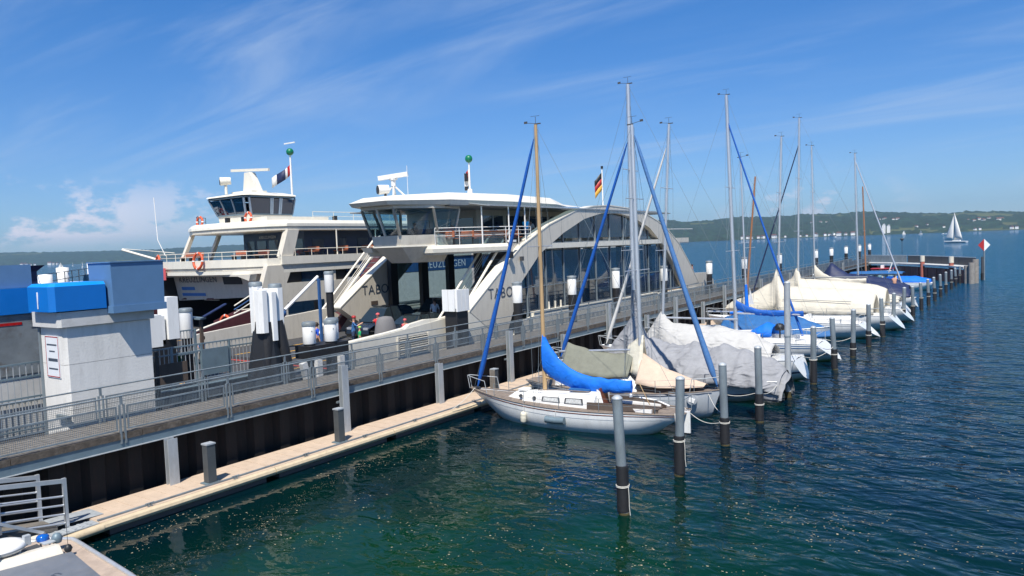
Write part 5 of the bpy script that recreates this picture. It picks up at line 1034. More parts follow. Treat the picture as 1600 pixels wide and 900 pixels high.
    for c, s0, s1, zz in (('taillight', 0, .32, 0), ('whitesail', .32, .55, 0), ('navy', .55, 1.25, 0), ('whitesail', 1.25, 1.7, 0)):
        B('flag_part', MB().loft([[(-53.25 - u, 42.75 - .35 * u + .1 * math.sin(u * 3), 15.9 - v - .62 * u + zz) for v in (0, .45, .9)] for u in (s0, (s0 + s1) / 2, s1)], True, False, False), c, mm, solid=.012)
    # bow boom, antenna, fittings
    B('boom', MB().tube((-60.9, 34.8, 7.85), (-64.2, 33.2, 8.95), .12, n=6), 'cream', t); B('boom_rail', MB().tube((-59.2, 35, 8.5), (-64.2, 33.2, 9.05), .03, n=5), 'cream', t)
    B('antenna', MB().path([(-61.3, 35.4, 8.3), (-62.2, 35.3, 9.7), (-62.4, 35.3, 13.4)], .035, 6), 'white', t)
    for x, y in ((-53.8, 36.6), (-52.2, 37.0), (-49.2, 44)): B('deck_light', MB().obox((x, y, 10.95), .3, .3, .5), 'dark', t)
    B('crest', MB().obox((-59.3, 33.9, 6.75), .9, .05, 1.0), 'pink', t)
    return t
kreuz()
lifebuoy((-54.0, 33.85, 7.75), (0, -1, .1), 'orange lifebuoy in the middle of the far ferry bow rail', .62)
lifebuoy((-60.3, 34.1, 7.75), (-.3, -1, .1), 'orange lifebuoy at the left end of the far ferry bow rail', .55)
lifebuoy((-57.6, 36.5, 11.05), (0, -1, .1), 'small orange lifebuoy on the sun deck rail left of the wheelhouse', .4)
lifebuoy((-51.6, 37.0, 11.1), (0, -1, .1), 'small orange lifebuoy on the sun deck below the wheelhouse', .4)
lifebuoy((-50.8, 33.8, 2.85), (0, -1, .1), 'orange lifebuoy low on the maroon bow gate', .62)
# ---------------------------------------------------------------- yachts in their berths
class Yacht:
    def __init__(s, name, label, Y, xb, xs, beam=2.8, fb=(1.25, .95, .9), hull='gelcoat', deck='gelgrey', yaw=0., stern=.62, ob=1.1, os_=.8, kd=.5, fine=.75):
        s.L = abs(xb - xs); s.beam = beam; s.fb = fb; s.stern = stern; s.ob = ob; s.os = os_; s.kd = kd; s.fine = fine
        s.t = thing(name, label, 'sailboat' if name != 'motor_cruiser' else 'motorboat', ((xb + xs) / 2, Y, 0), (0 if xb > xs else math.pi) + yaw, 'yachts moored along the floating dock', local=True)
        N = 20; port = []; rings = []
        for i in range(N + 1):
            q = i / N; rings.append([s.pt(q, v, 1) for v in (1, .86, .7, .52, .35, .18, 0)] + [s.pt(q, v, -1) for v in (.18, .35, .52, .7, .86, 1)])
        mb = MB(); mb.loft(rings, True, False, False); mb.add(rings[0], [tuple(range(len(rings[0])))]); s.hull = s.P('hull', mb, hull)
        rows = [[s.pt(i / N, 1, 1, -.03), (s.pt(i / N, 1, 1)[0], 0, s.sheer(i / N) + .05 * s.hb(i / N)), s.pt(i / N, 1, -1, -.03)] for i in range(N + 1)]
        s.deck = s.P('deck', MB().loft(rows, True, False, False), deck)
        mb = MB()
        for sd in (1, -1): mb.path([Vector(s.pt(i / N, 1, sd, .03)) for i in range(N + 1)], .028, 6)
        s.P('toe_rail', mb, 'teak' if deck == 'teak' else 'alu')
    def hb(s, q): return s.beam / 2 * (s.stern + (1 - s.stern) * math.sin(math.pi / 2 * min(1, q / .42)) if q < .42 else max(.015, math.cos(math.pi / 2 * (q - .42) / .58)) ** s.fine)
    def sheer(s, q):
        b, m, a = s.fb; return m + (a - m) * ((.45 - q) / .45) ** 2 if q < .45 else m + (b - m) * ((q - .45) / .55) ** 2
    def pt(s, q, v, side, dz=0.):
        zk = -s.kd + (s.kd + .12) * abs(2 * q - 1) ** 3; zs = s.sheer(q); x = (q - .5) * s.L - s.ob * (1 - v) * max(0, (q - .6) / .4) ** 2 + s.os * (1 - v) * max(0, (.3 - q) / .3) ** 2
        return (x, side * s.hb(q) * (1 - (1 - v) ** lerp(3.0, 1.55, abs(2 * q - 1) ** 2)) ** .6, zk + (zs - zk) * v + dz)
    def P(s, name, mb, m, par=None, solid=0.): return B(name, mb, m, par or s.t, solid)
    def X(s, q): return (q - .5) * s.L
    def stripe(s, v0, v1, m, name='hull_stripe', q0=0., q1=.985, off=.012):
        for sd in (1, -1):
            rows = []
            for i in range(21):
                q = lerp(q0, q1, i / 20); a, b = Vector(s.pt(q, v0, sd)), Vector(s.pt(q, v1, sd)); o = Vector((0, sd * off, 0)); rows.append([tuple(a + o), tuple((a + b) / 2 + o * 1.6), tuple(b + o)])
            s.P(name, MB().loft(rows, True, False, False), m)
    def cabin(s, q0, q1, w0, w1, h0, h1, m='white', name='cabin', win=(), wm='darkgrey', round_=.12):
        rings = []; n = 8; z0 = s.sheer((q0 + q1) / 2) - .02; s.cab = (q0, q1, w0, w1, h0, h1)
        for i in range(n + 1):
            u = i / n; q = lerp(q0, q1, u); w = lerp(w0, w1, u) / 2; h = lerp(h0, h1, u) * (1 if i < n else .35) * (1 if i else .97); z = s.sheer(q) - .02; x = s.X(q) + (0 if i < n else .12)
            rings.append([(x, w, z), (x, w - .06, z + h * .7), (x, w - round_ - .06, z + h * .96), (x, 0, z + h * 1.08), (x, -w + round_ + .06, z + h * .96), (x, -w + .06, z + h * .7), (x, -w, z)])
        c = s.P(name, MB().loft(rings, False), m)
        for q, l, hh in win:
            for sd in (1, -1):
                pts = []
                for dq, k in ((-l / 2, .28), (l / 2, .28), (l / 2 * .92, .28 + hh), (-l / 2 * .92, .28 + hh)):
                    x = s.X(q) + dq; qq = q + dq / s.L; u = (qq - q0) / (q1 - q0); w = lerp(w0, w1, u) / 2; h = lerp(h0, h1, u); pts.append((x, sd * (w - .06 * k / .7 + .008), s.sheer(qq) - .02 + h * k))
                s.P('window', MB().quad(*pts), wm, c, solid=.015)
        return c
    def cabin_curtains(s):
        q0, q1, w0, w1, h0, h1 = s.cab
        for q in (.45, .56):
            for sd in (1, -1):
                pts = []
                for dq, k in ((-.40, .33), (.40, .33), (.36, .68), (-.36, .68)):
                    qq = q + dq / s.L; u = (qq - q0) / (q1 - q0); w = lerp(w0, w1, u) / 2; pts.append((s.X(q) + dq, sd * (w - .06 * k / .7 + .020), s.sheer(qq) - .02 + lerp(h0, h1, u) * k))
                s.P('curtain', MB().quad(*pts), 'curtain', solid=.006)
    def mast(s, q, h, m='alu', r=.09, rake=0., lean=0., spread=(.55,), base=None, gear=True):
        x = s.X(q); z0 = (s.sheer(q) if base is None else base); s.mx = x; s.mh = h; s.rake = rake; s.lean = lean
        s.mp = lambda z: (x - rake * (z - z0), lean * (z - z0), z)
        s.mo = s.P('mast', MB().tube(s.mp(z0), s.mp(h), r, r * .72, 12), m); b2 = s.beam / 2 - .1; mb = MB()
        for u in spread:
            z = lerp(z0, h, u); p = s.mp(z); l = b2 * (.85 if u < .6 else .6)
            s.P('spreader', MB().tube((p[0], -l + p[1], z + .05), (p[0], l + p[1], z + .05), .022, n=5), 'alu', s.mo)
            for sd in (1, -1):
                mb.tube((x - .15, sd * b2, s.sheer(q)), (p[0], sd * l + p[1], z + .05), .007, n=4, cap=False); mb.tube((p[0], sd * l + p[1], z + .05), s.mp(h - .15 if u == spread[-1] else lerp(z0, h, u + .2)), .007, n=4, cap=False)
        for sd in (1, -1): mb.tube((x - .35, sd * b2, s.sheer(q)), s.mp(lerp(z0, h, spread[0])), .007, n=4, cap=False)
        mb.tube((s.X(.0) + .1, 0, s.sheer(0)), s.mp(h - .05), .007, n=4, cap=False); mb.tube((s.X(.985), 0, s.sheer(1)), s.mp(h - .3), .007, n=4, cap=False)
        mb.tube((x + .14, .06, z0 + .2), (s.mp(h)[0] + .1, s.mp(h)[1] + .05, h - .1), .006, n=4, cap=False); mb.tube((x - .16, -.05, z0 + .2), (s.mp(h)[0] - .1, s.mp(h)[1] - .05, h - .1), .006, n=4, cap=False)
        s.P('rigging', mb, 'galv', s.mo)
        if gear:
            p = Vector(s.mp(h)); g = MB(); g.tube(p, p + Vector((0, 0, .35)), .012, n=5); g.tube(p + Vector((0, 0, .05)), p + Vector((.45, 0, .12)), .012, n=5); g.obox(p + Vector((.5, 0, .14)), .16, .03, .1); g.obox(p + Vector((-.1, 0, .03)), .3, .05, .05); g.tube(p + Vector((-.2, 0, .38)), p + Vector((.25, 0, .38)), .01, n=4)
            s.P('masthead_gear', g, 'darkgrey', s.mo)
    def jib(s, m, top=.95, r=.095, q=.97, z=None, white_top=.0):
        a = Vector((s.X(q), 0, (s.sheer(q) if z is None else z) + .15)); b = Vector(s.mp(lerp(s.sheer(.5), s.mh, top)))
        b.x += .12; pts = [a.lerp(b, k / 16) + Vector((0, 0, -.10 * math.sin(math.pi * k / 16))) for k in range(17)]
        mb = MB(); rs = [.03] + [r * lerp(1.12, .62, k / 14) * (1 + .06 * math.sin(k * 2.1)) for k in range(15)] + [.025]
        rings = []; d = (b - a).normalized(); u = d.orthogonal().normalized(); w = d.cross(u)
        for p, rr in zip(pts, rs): rings.append([tuple(p + (u * math.cos(an) + w * math.sin(an)) * rr) for an in [k * math.pi / 4 for k in range(8)]])
        o = s.P('furled_jib', mb.loft(rings, True), m); s.P('furler_drum', MB().tube(a - d * .12, a - d * .02, .09, n=10), 'darkgrey', o)
        if white_top: s.P('sail_head', MB().tube(b - (b - a) * .10, b - (b - a) * .01, r * .5, .02, 6), 'whitesail', o)
    def boom(s, z, l, m='alu', dz=0., r=.06, dy=0.):
        p = Vector(s.mp(z)); s.be = p + Vector((-l, dy, dz)); s.bs = p; return s.P('boom', MB().tube(p, s.be, r, n=8), m)
    def sailcover(s, m, l, r0=.22, r1=.12, z=None, droop=.1, up=.9):
        a = Vector(s.bs if z is None else s.mp(z)); e = a + (Vector(s.be) - Vector(s.bs)).normalized() * l; rings = []
        for k in range(29):
            u = k / 28; c = a.lerp(e, u) + Vector((0, 0, .05 + up * (1 - u) ** 5)); rr = lerp(r0, r1, u) * (1 + .08 * noise.noise((k * .7, 1, 2))); hgt = rr * (1.25 + up * 1.2 * (1 - u) ** 5); rr *= 1 + .10 * math.sin(k * 2.3)
            rings.append([(c.x, c.y + rr * .62 * math.sin(an), c.z + hgt * math.cos(an) - droop * math.sin(math.pi * u)) for an in [q * math.pi / 7 for q in range(14)]])
        rings = [[(px_ + .03 * noise.noise((px_ * 3, py_ * 6, pz_ * 3)), py_ + .06 * noise.noise((px_ * 2.4, py_ * 3, pz_ * 5)), pz_ + .05 * noise.noise((px_ * 3.4, 3, pz_ * 2))) for px_, py_, pz_ in r_] for r_ in rings]
        s.P('sail_cover', MB().loft(rings, True), m)
    def tent(s, st, m, name='boat_cover', wr=.05, n=44, mm=13, p=1.0, seed=0., skirt=True):
        """st: list of (q, halfwidth, z_edge, z_ridge)"""
        rows = []
        f = lambda j: [(a[0], a[j]) for a in st]
        for i in range(n + 1):
            q = lerp(st[0][0], st[-1][0], i / n); hw, ze, zr = interp(f(1), q), interp(f(2), q), interp(f(3), q); row = []
            for k in range(mm):
                u = -1 + 2 * k / (mm - 1); au = abs(u); z = ze + (zr - ze) * (1 - au ** p); y = hw * math.sin(u * math.pi / 2 * .98) / math.sin(math.pi / 2 * .98) if p > 1 else hw * u
                w = wr * (noise.noise((q * s.L * 1.3 + seed, u * 1.6, 3 + seed)) * 1.3 + .6 * noise.noise((q * s.L * 3.1 + z * 2, u * 4, 8 + seed)) + .5 * abs(math.sin(q * s.L * 2.2 + 3 * noise.noise((u * 2, q * 9, seed)))) * (au ** .7) + .9 * (.35 - abs(noise.noise((q * s.L * .9 + seed, z * 2.6 + 2 * u, 5 + seed)))))
                row.append((s.X(q) + w * .4, y + w * (1 if u > 0 else -1) * au, z + w * (1 - .5 * au)))
            rows.append(row)
        return s.P(name, MB().loft(rows, True, False, False), m, solid=.01)
    def pulpit(s, front=True, m='galv_light'):
        q0, q1 = (.88, 1.0) if front else (.0, .1); mb = MB(); pts = []
        qs = [q0, (q0 + q1) / 2, q1] if front else [q1, (q0 + q1) / 2, q0]; h = .62
        L_ = [(s.X(q) + (.15 if front else 0), s.hb(q) * .9 + .04, s.sheer(q) + h) for q in qs]; R_ = [(x, -y, z) for x, y, z in L_[::-1]]
        mb.path(L_ + R_, .018, 6)
        for x, y, z in L_[::2] + R_[::2]: mb.tube((x - (.12 if front else 0), y, z - h), (x, y, z), .016, n=6)
        s.P('pulpit' if front else 'pushpit', mb, m)
    def stanchions(s, q0=.12, q1=.86, n=5, m='galv'):
        for sd in (1, -1):
            mb = MB(); w = MB(); pr = None
            for k in range(n):
                q = lerp(q0, q1, k / (n - 1)); x, y, z = s.X(q), sd * (s.hb(q) - .06), s.sheer(q); s.P('stanchion', MB().tube((x, y, z), (x, y, z + .6), .014, n=6), m)
                if pr:
                    for hh in (.32, .6): w.tube((pr[0], pr[1], pr[2] + hh), (x, y, z + hh), .006, n=4, cap=False)
                pr = (x, y, z)
            s.P('lifeline', w, m)
    def fender(s, q, side, m='white', r=.13, l=.5, horiz=False):
        x, y, z = s.pt(q, .62, side); y += side * (r + .03); o = 0
        if horiz: mb = MB(); mb.path([(x - l, y, z + .12), (x - l * .85, y, z + .12), (x, y, z + .1), (x + l * .85, y, z + .12), (x + l, y, z + .12)], r, 10)
        else: mb = MB().lathe((x, y, z - l / 2), [(0, 0), (r * .7, .04), (r, .12), (r, l - .12), (r * .7, l - .04), (0, l)], 12)
        f = s.P('fender', mb, m); s.P('fender_line', MB().tube((x, y, z + l / 2 - .02 if not horiz else z + .2), (x, s.pt(q, 1, side)[1], s.sheer(q) + .05), .008, n=4), 'rope', f)
    def line(s, a, b, sag=.25):
        """mooring line, local start, world end"""
        l = s.t.location; c, n_ = math.cos(s.t.rotation_euler.z), math.sin(s.t.rotation_euler.z); d = Vector(b) - Vector(l); e = Vector((d.x * c + d.y * n_, -d.x * n_ + d.y * c, d.z)); a = Vector(a)
        s.P('mooring_line', MB().path([a.lerp(e, k / 10) - Vector((0, 0, sag * math.sin(math.pi * k / 10))) for k in range(11)], .016, 5), 'rope')

PILE = {1: (-9.7, 19.2), 2: (-9.6, 23.3), 3: (-9.5, 27.6), 4: (-9.4, 31.8), 5: (-9.6, 37.3), 6: (-9.3, 41.3), 7: (-9.2, 46.1), 8: (-9.1, 51.3), 9: (-9.0, 56.5), 10: (-8.9, 62), 11: (-8.8, 66.9), 12: (-8.7, 72.2), 13: (-8.6, 78)}
def yachts():
    # 1 classic sloop, bow to the dock
    y = Yacht('sailing_yacht', 'classic white sloop with teak deck, wooden mast and bright blue boom cover', 28.0, -21.9, -11.3, 2.9, (1.25, .92, .92), 'gelcoat', 'teak', R(4.0), .42, 1.5, 1.1, fine=.8)
    y.stripe(.93, .955, 'mahogany', 'sheer_stripe'); y.stripe(.80, .812, 'gelgrey', 'cove_line', .05, .9, .006)
    c = y.cabin(.355, .69, 1.75, 1.25, .62, .42, 'white', win=((.45, .95, .46), (.56, .95, .46)), wm='darkgrey')
    y.cabin_curtains()
    y.cabin(.67, .775, 1.1, .75, .42, .22, 'white', 'cabin_step', win=())
    for q in (.64, .71): 
        for sd in (1, -1): x = y.X(q); w = (.58 if q < .68 else .5); y.P('porthole', MB().tube((x, sd * (w + .04), y.sheer(q) + .2), (x, sd * (w + .10), y.sheer(q) + .2), .085, n=12), 'darkgrey', c)
    y.P('hatch_cover', MB().box(y.X(.40), y.X(.49), -.35, .35, y.sheer(.4) + .66, y.sheer(.4) + .72), 'bluecover2'); y.P('fore_hatch', MB().box(y.X(.70), y.X(.74), -.25, .25, y.sheer(.68) + .38, y.sheer(.68) + .46), 'white')
    for sd in (1, -1): y.P('grab_rail', MB().path([(y.X(.38), sd * .6, y.sheer(.45) + .70), (y.X(.54), sd * .52, y.sheer(.45) + .66), (y.X(.63), sd * .46, y.sheer(.45) + .58)], .022, 6), 'teak')
    y.P('companionway', MB().add([(y.X(.355) - .16, -.42, .95), (y.X(.355) - .16, .42, .95), (y.X(.355) - .03, .36, 1.74), (y.X(.355) - .03, -.36, 1.74)], [(0, 1, 2, 3)]), 'mahogany', solid=.04)
    y.P('spray_coaming', MB().add([(y.X(.357), .46, .98), (y.X(.325), .54, .98), (y.X(.345), .46, 1.62), (y.X(.36), .40, 1.70)], [(0, 1, 2, 3)]), 'white', solid=.05)
    for sd in (1, -1): y.P('cockpit_coaming', MB().loft([[(y.X(q), sd * (w - .05), y.sheer(q)), (y.X(q), sd * (w + .03), y.sheer(q)), (y.X(q), sd * (w + .0), y.sheer(q) + h), (y.X(q), sd * (w - .07), y.sheer(q) + h)] for q, w, h in ((.10, .52, .16), (.16, .66, .28), (.27, .80, .32), (.385, .90, .30))], False), 'brown')
    y.P('cockpit_well', MB().box(y.X(.11), y.X(.34), -.5, .5, y.sheer(.2) + .02, y.sheer(.2) + .075), 'brown')
    for sd in (1, -1): y.P('cockpit_seat', MB().box(y.X(.12), y.X(.335), sd * .58 - .14, sd * .58 + .14, y.sheer(.2) + .02, y.sheer(.2) + .16), 'white')
    y.P('tiller', MB().path([(y.X(.07), 0, 1.15), (y.X(.12), .03, 1.35), (y.X(.19), .05, 1.42)], .035, 6), 'white'); y.P('rudder_head', MB().box(y.X(-.012), y.X(.012), -.04, .04, .1, 1.0), 'gelcoat'); y.P('stern_vent', MB().box(y.X(.0) - .03, y.X(.0) - .015, -.35, -.15, .45, .85), 'dark')
    y.P('stowed_broom', MB().tube((y.X(.14), .3, 1.2), (y.X(.18), .35, 2.1), .02, n=6), 'mastwood')
    for sd in (1, -1): y.P('winch', MB().lathe((y.X(.26), sd * .8, y.sheer(.26) + .3), [(.09, 0), (.07, .06), (.08, .14), (0, .14)], 10), 'alu')
    y.mast(.62, 13.35, 'mastwood', .105, .0, 0., (.56,)); y.boom(2.0, 4.1, 'mastwood', -.2); y.sailcover('bluecover', 4.2, .34, .22, up=1.12, droop=.12); y.jib('bluejib', .95, .105, .965)
    y.pulpit(True); y.pulpit(False, 'galv'); y.stanchions(.14, .84, 5)
    y.fender(.66, 1, 'creamsail', .14, .55); y.fender(.50, 1, 'steelblue', .15, .45, True); y.fender(.5, -1)
    y.line((y.X(.03), .6, 1.0), (*PILE[2], .8), .35); y.line((y.X(.03), -.6, 1.0), (*PILE[3], .9), .3); y.line((y.X(.97), .2, 1.3), (-21.8, 26.0, .55), .1); y.line((y.X(.97), -.2, 1.3), (-21.8, 29.6, .55), .1)
    # 2 white double-ender, bow out, tan tent and olive tarpaulin
    y = Yacht('sailing_yacht', 'white round-ended yacht with tan tent, olive tarpaulin and light blue furled jib', 31.7, -10.9, -21.2, 3.0, (1.35, 1.0, 1.05), 'gelgrey', 'teak', R(-3), .4, .5, .9, fine=.62)
    y.stripe(.95, .995, 'greycover', 'rubbing_strake', 0, .97, .03)
    y.cabin(.2, .62, 1.9, 1.6, .7, .65, 'white', win=((.55, .5, .3), (.42, .6, .3)))
    y.mast(.62, 13.4, 'alu', .115, .012, 0., (.45, .72)); y.boom(2.9, 4.6, 'alu', -.35)
    y.jib('bluejib_light', .96, .13, .98, white_top=1)
    y.tent([(.22, .75, 1.75, 3.05), (.34, 1.0, 1.65, 2.75), (.48, .95, 1.6, 2.62), (.585, .7, 1.7, 2.75)], 'olive', 'tarpaulin', .03, seed=2.)
    y.tent([(.55, .10, 2.2, 3.0), (.585, .30, 1.75, 3.3), (.62, .42, 1.65, 3.55), (.635, .2, 2.0, 3.6)], 'creamsail', 'folded_sail', .10, seed=4.)
    y.tent([(.63, .9, 1.45, 2.75), (.74, .95, 1.35, 2.1), (.86, .7, 1.4, 1.75), (.93, .3, 1.45, 1.55)], 'tan', 'foredeck_tent', .02, seed=6.)
    y.P('dark_side_panel', MB().box(y.X(.63), y.X(.86), .72, .76, 1.1, 1.45), 'brown'); y.P('dark_side_panel', MB().box(y.X(.63), y.X(.86), -.76, -.72, 1.1, 1.45), 'brown')
    x, yy, z = y.pt(.90, .78, -1); o = y.P('hawse_ring', MB().tube((x - .03, yy + .02, z), (x + .0, yy - .07, z), .23, n=18), 'alu'); y.P('anchor_flukes', MB().obox((x, yy - .09, z - .02), .26, .05, .18, .1, .3), 'white', o)
    y.stanchions(.1, .9, 6); y.pulpit(True); y.line((y.X(.95), -.3, 1.2), (*PILE[3], 1.2), .2); y.line((y.X(.95), .3, 1.2), (*PILE[4], 1.3), .2)
    # 3 grey-covered yacht
    y = Yacht('sailing_yacht', 'tall-masted yacht under a crumpled dark grey cover, blue jib to the left', 36.1, -22.3, -9.6, 3.5, (1.45, 1.1, 1.1), 'gelgrey', 'gelgrey', R(1.5), .6, 1.3, .9)
    y.stripe(.42, .5, 'navy', 'boot_stripe')
    y.mast(.60, 16.3, 'alu', .125, 0, .0, (.42, .70)); y.jib('bluejib', .80, .11, .965)
    y.tent([(-.015, 1.1, .45, 1.6), (.05, 1.45, .75, 2.0), (.14, 1.62, .85, 2.5), (.3, 1.72, .85, 2.6), (.45, 1.72, .95, 2.55), (.55, 1.6, 1.1, 2.9), (.595, 1.2, 1.2, 4.2), (.63, .9, 1.25, 3.6), (.70, .85, 1.25, 2.3), (.78, .8, 1.3, 1.8)], 'greycover', 'boat_cover', .20, 110, 27, 1.35, 1.)
    y.P('mast_wrap', MB().loft([[(y.mx + r * math.cos(a), r * math.sin(a), z) for a in [k * math.pi / 5 for k in range(10)]] for r, z in ((.34, 2.2), (.24, 3.2), (.19, 4.4), (.15, 5.4))], True), 'greycover')
    y.tent([(-.03, .9, .12, 1.35), (.02, 1.12, .18, 1.9), (.07, 1.4, .5, 2.2)], 'greycover', 'stern_drape', .18, 40, 21, 1.3, 9.)
    y.pulpit(True); y.stanchions(.62, .9, 3); y.line((y.X(.0), .8, 1.0), (*PILE[4], 1.25), .2); y.line((y.X(.0), -.8, 1.0), (*PILE[5], 1.5), .2)
    # 4 pale cover
    y = Yacht('sailing_yacht', 'white yacht under a pale smooth cover with furled white jib', 41.9, -22.4, -10.2, 3.3, (1.4, 1.15, 1.25), 'gelcoat', 'gelcoat', R(0), .7, 1.2, -.5)
    y.stripe(.40, .47, 'navy', 'boot_stripe'); y.mast(.66, 14.9, 'alu', .095, .062, .0, (.45, .72)); y.jib('whitesail', .9, .10, .97); y.boom(3.3, 4.6, 'alu', .0)
    y.tent([(.10, 1.0, 1.3, 1.9), (.2, 1.4, 1.15, 2.55), (.35, 1.5, 1.15, 2.85), (.5, 1.5, 1.2, 2.9), (.6, 1.2, 1.25, 3.0), (.655, .5, 1.5, 3.7), (.68, .3, 1.6, 3.3), (.75, .6, 1.4, 2.0), (.86, .4, 1.5, 1.7)], 'palecover', 'boat_cover', .06, 60, 15, 1.3, 3.)
    y.pulpit(True); y.line((y.X(.0), .8, 1.2), (*PILE[5], 3.0), .2); y.line((y.X(.0), -.8, 1.2), (*PILE[7], 1.4), .3)
    # 5 white cruiser with blue stripes
    y = Yacht('sailing_yacht', 'white modern cruiser with blue hull stripes, blue sprayhood and slim blue jib', 49.2, -22.3, -10.6, 3.5, (1.5, 1.2, 1.15), 'gelcoat', 'white', R(0), .75, 1.3, -1.2)
    y.stripe(.90, .93, 'bluecover2', 'hull_stripe'); y.stripe(.80, .83, 'bluecover2', 'hull_stripe'); y.stripe(.40, .46, 'panelgrey', 'boot_stripe')
    y.cabin(.30, .72, 2.2, 1.4, .62, .35, 'white', win=((.52, 1.5, .36), (.40, .6, .3)), wm='dark')
    y.tent([(.24, .85, 1.5, 2.15), (.28, 1.0, 1.45, 2.35), (.32, .95, 1.6, 2.1), (.36, .8, 1.7, 1.85)], 'bluecover', 'sprayhood', .03, 14, 11, 2.2, 2.)
    y.mast(.46, 17.5, 'alu', .125, -.022, 0, (.36, .62)); y.boom(2.9, 4.3); y.sailcover('bluejib', 4.4, .17, .13, up=.6, droop=.02)
    a = Vector((y.X(.10), -.3, 1.5)); b = Vector(y.mp(15.8)); y.P('furled_sail', MB().path([a.lerp(b, k / 8) - Vector((0, 0, .2 * math.sin(math.pi * k / 8))) for k in range(9)], .085, 8, .05), 'bluejib'); y.P('sail_head', MB().path([b, b.lerp(Vector(y.mp(17)), .9)], .03, 6), 'whitesail')
    y.P('wheel', MB().path([(y.X(.16), .42 * math.cos(k * .524), 1.75 + .42 * math.sin(k * .524)) for k in range(13)], .02, 6), 'galv_light'); y.P('barbecue_dome', MB().lathe((y.X(.2), .7, 1.9), [(.05, -.5), (.05, 0), (.3, .05), (.34, .25), (.2, .45), (0, .5)], 12), 'dark')
    for sd in (1, -1): y.P('cockpit_coaming', MB().box(y.X(.06), y.X(.28), sd * 1.0 - .12, sd * 1.0 + .12, 1.15, 1.45), 'white')
    y.pulpit(True); y.pulpit(False); y.stanchions(.12, .88, 6); y.line((y.X(.0), 1.2, 1.2), (*PILE[7], 1.3), .2); y.line((y.X(.0), -1.2, 1.2), (*PILE[8], 1.3), .2); y.fender(.5, 1, 'white'); y.fender(.3, 1, 'bluecover2')
    # 6 blue cover
    y = Yacht('sailing_yacht', 'yacht wrapped in a mid-blue tarpaulin from boom to bow', 56.0, -11.2, -21.8, 3.2, (1.4, 1.05, 1.0), 'gelcoat', 'gelgrey', R(0), .6, 1.2, .6)
    y.mast(.42, 14.0, 'alu', .075, .02, 0, (.5,)); y.boom(2.3, 3.0)
    y.tent([(.26, 1.2, 1.1, 1.9), (.36, 1.5, .95, 2.15), (.5, 1.6, .85, 2.25), (.68, 1.5, .8, 2.3), (.8, 1.1, .7, 1.95), (.92, .6, .6, 1.45), (1.0, .15, .7, 1.1)], 'bluecover2', 'tarpaulin', .05, 50, 15, 1.05, 7.)
    y.P('boom_roll', MB().path([(y.X(.3), 0, 2.2), (y.X(.45), 0, 2.32), (y.X(.6), 0, 2.34), (y.X(.7), 0, 2.34)], .13, 10), 'bluecover'); y.P('mast_wrap', MB().tube((y.mx, 0, 2.6), (y.mx - .05, 0, 4.4), .16, .11, 8), 'bluecover')
    y.P('white_flag', MB().add([(y.mx + .2, .1, 4.2), (y.mx + .5, .1, 2.9), (y.mx + .15, .1, 2.9)], [(0, 1, 2)]), 'whitesail', solid=.01)
    # 7 white cruiser with raked transom, wooden mast
    y = Yacht('sailing_yacht', 'white yacht with raked open transom beside the blue tarpaulin', 61.0, -22.2, -10.2, 3.4, (1.45, 1.2, 1.15), 'gelcoat', 'white', R(0), .74, 1.2, -1.3)
    y.stripe(.88, .91, 'panelgrey', 'hull_stripe'); y.cabin(.32, .74, 2.2, 1.4, .55, .3, 'white', win=((.55, 1.2, .34),)); y.mast(.74, 12.9, 'mastwood2', .09, .092, 0, (.5,), gear=False); y.pulpit(False); y.pulpit(True); y.stanchions(.1, .88, 6)
    for sd in (1, -1): y.P('cockpit_coaming', MB().box(y.X(.05), y.X(.31), sd * 1.05 - .12, sd * 1.05 + .12, 1.15, 1.5), 'white')
    y.P('dark_hatch', MB().box(y.X(.33), y.X(.36), -.4, .4, 1.6, 1.8), 'dark'); y.P('dinghy_ladder', MB().box(y.X(0) - .1, y.X(.02), -.2, .2, .4, 1.1), 'alu')
    # 8, 9 cream covered yachts
    for k, (Y, lab, mq, mh, ml, m) in enumerate(((66.6, 'nearer of the two yachts under long cream covers', .66, 16.6, .038, 'alu'), (72.6, 'farther of the two yachts under long cream covers, tallest far mast', .64, 18.9, .022, 'alu'))):
        y = Yacht('sailing_yacht', lab, Y, -22.6, -8.9, 3.9, (1.55, 1.25, 1.25), 'gelcoat', 'white', 0, .72, 1.3, -1.0); y.mast(mq, mh, m, .10, ml, 0, (.4, .68)); y.boom(4.0 if k else 3.1, 6.0, 'panelgrey', .0, .05, 0)
        y.tent([(.08, 1.5, 1.3, 2.9), (.14, 1.75, 1.25, 3.3), (.4, 1.9, 1.25, 3.4 + .3 * k), (.62, 1.75, 1.3, 3.6 + .3 * k), (mq - .02, 1.2, 1.4, 4.2), (mq, .5, 1.6, 5.2), (mq + .03, .6, 1.5, 4.0), (.82, 1.1, 1.4, 2.9), (.95, .5, 1.5, 2.2), (1.0, .2, 1.5, 1.7)], 'creamcover', 'boat_cover', .05, 60, 13, 1.15, 11. + k)
        y.pulpit(False); y.stanchions(.05, .9, 7); y.line((y.X(.0), 1.2, 1.2), (*PILE[11 + k], 1.3), .2)
        y.P('cover_batten', MB().tube((y.X(.2), 1.55, 2.4), (y.X(.6), 1.45, 2.55), .03, n=5), 'panelgrey')
        if k == 1:
            a = Vector((y.X(.97), 0, 1.6)); b = Vector(y.mp(16.5)); y.P('furled_jib', MB().path([a.lerp(b, j / 8) for j in range(9)], .075, 8, .05), 'navy')
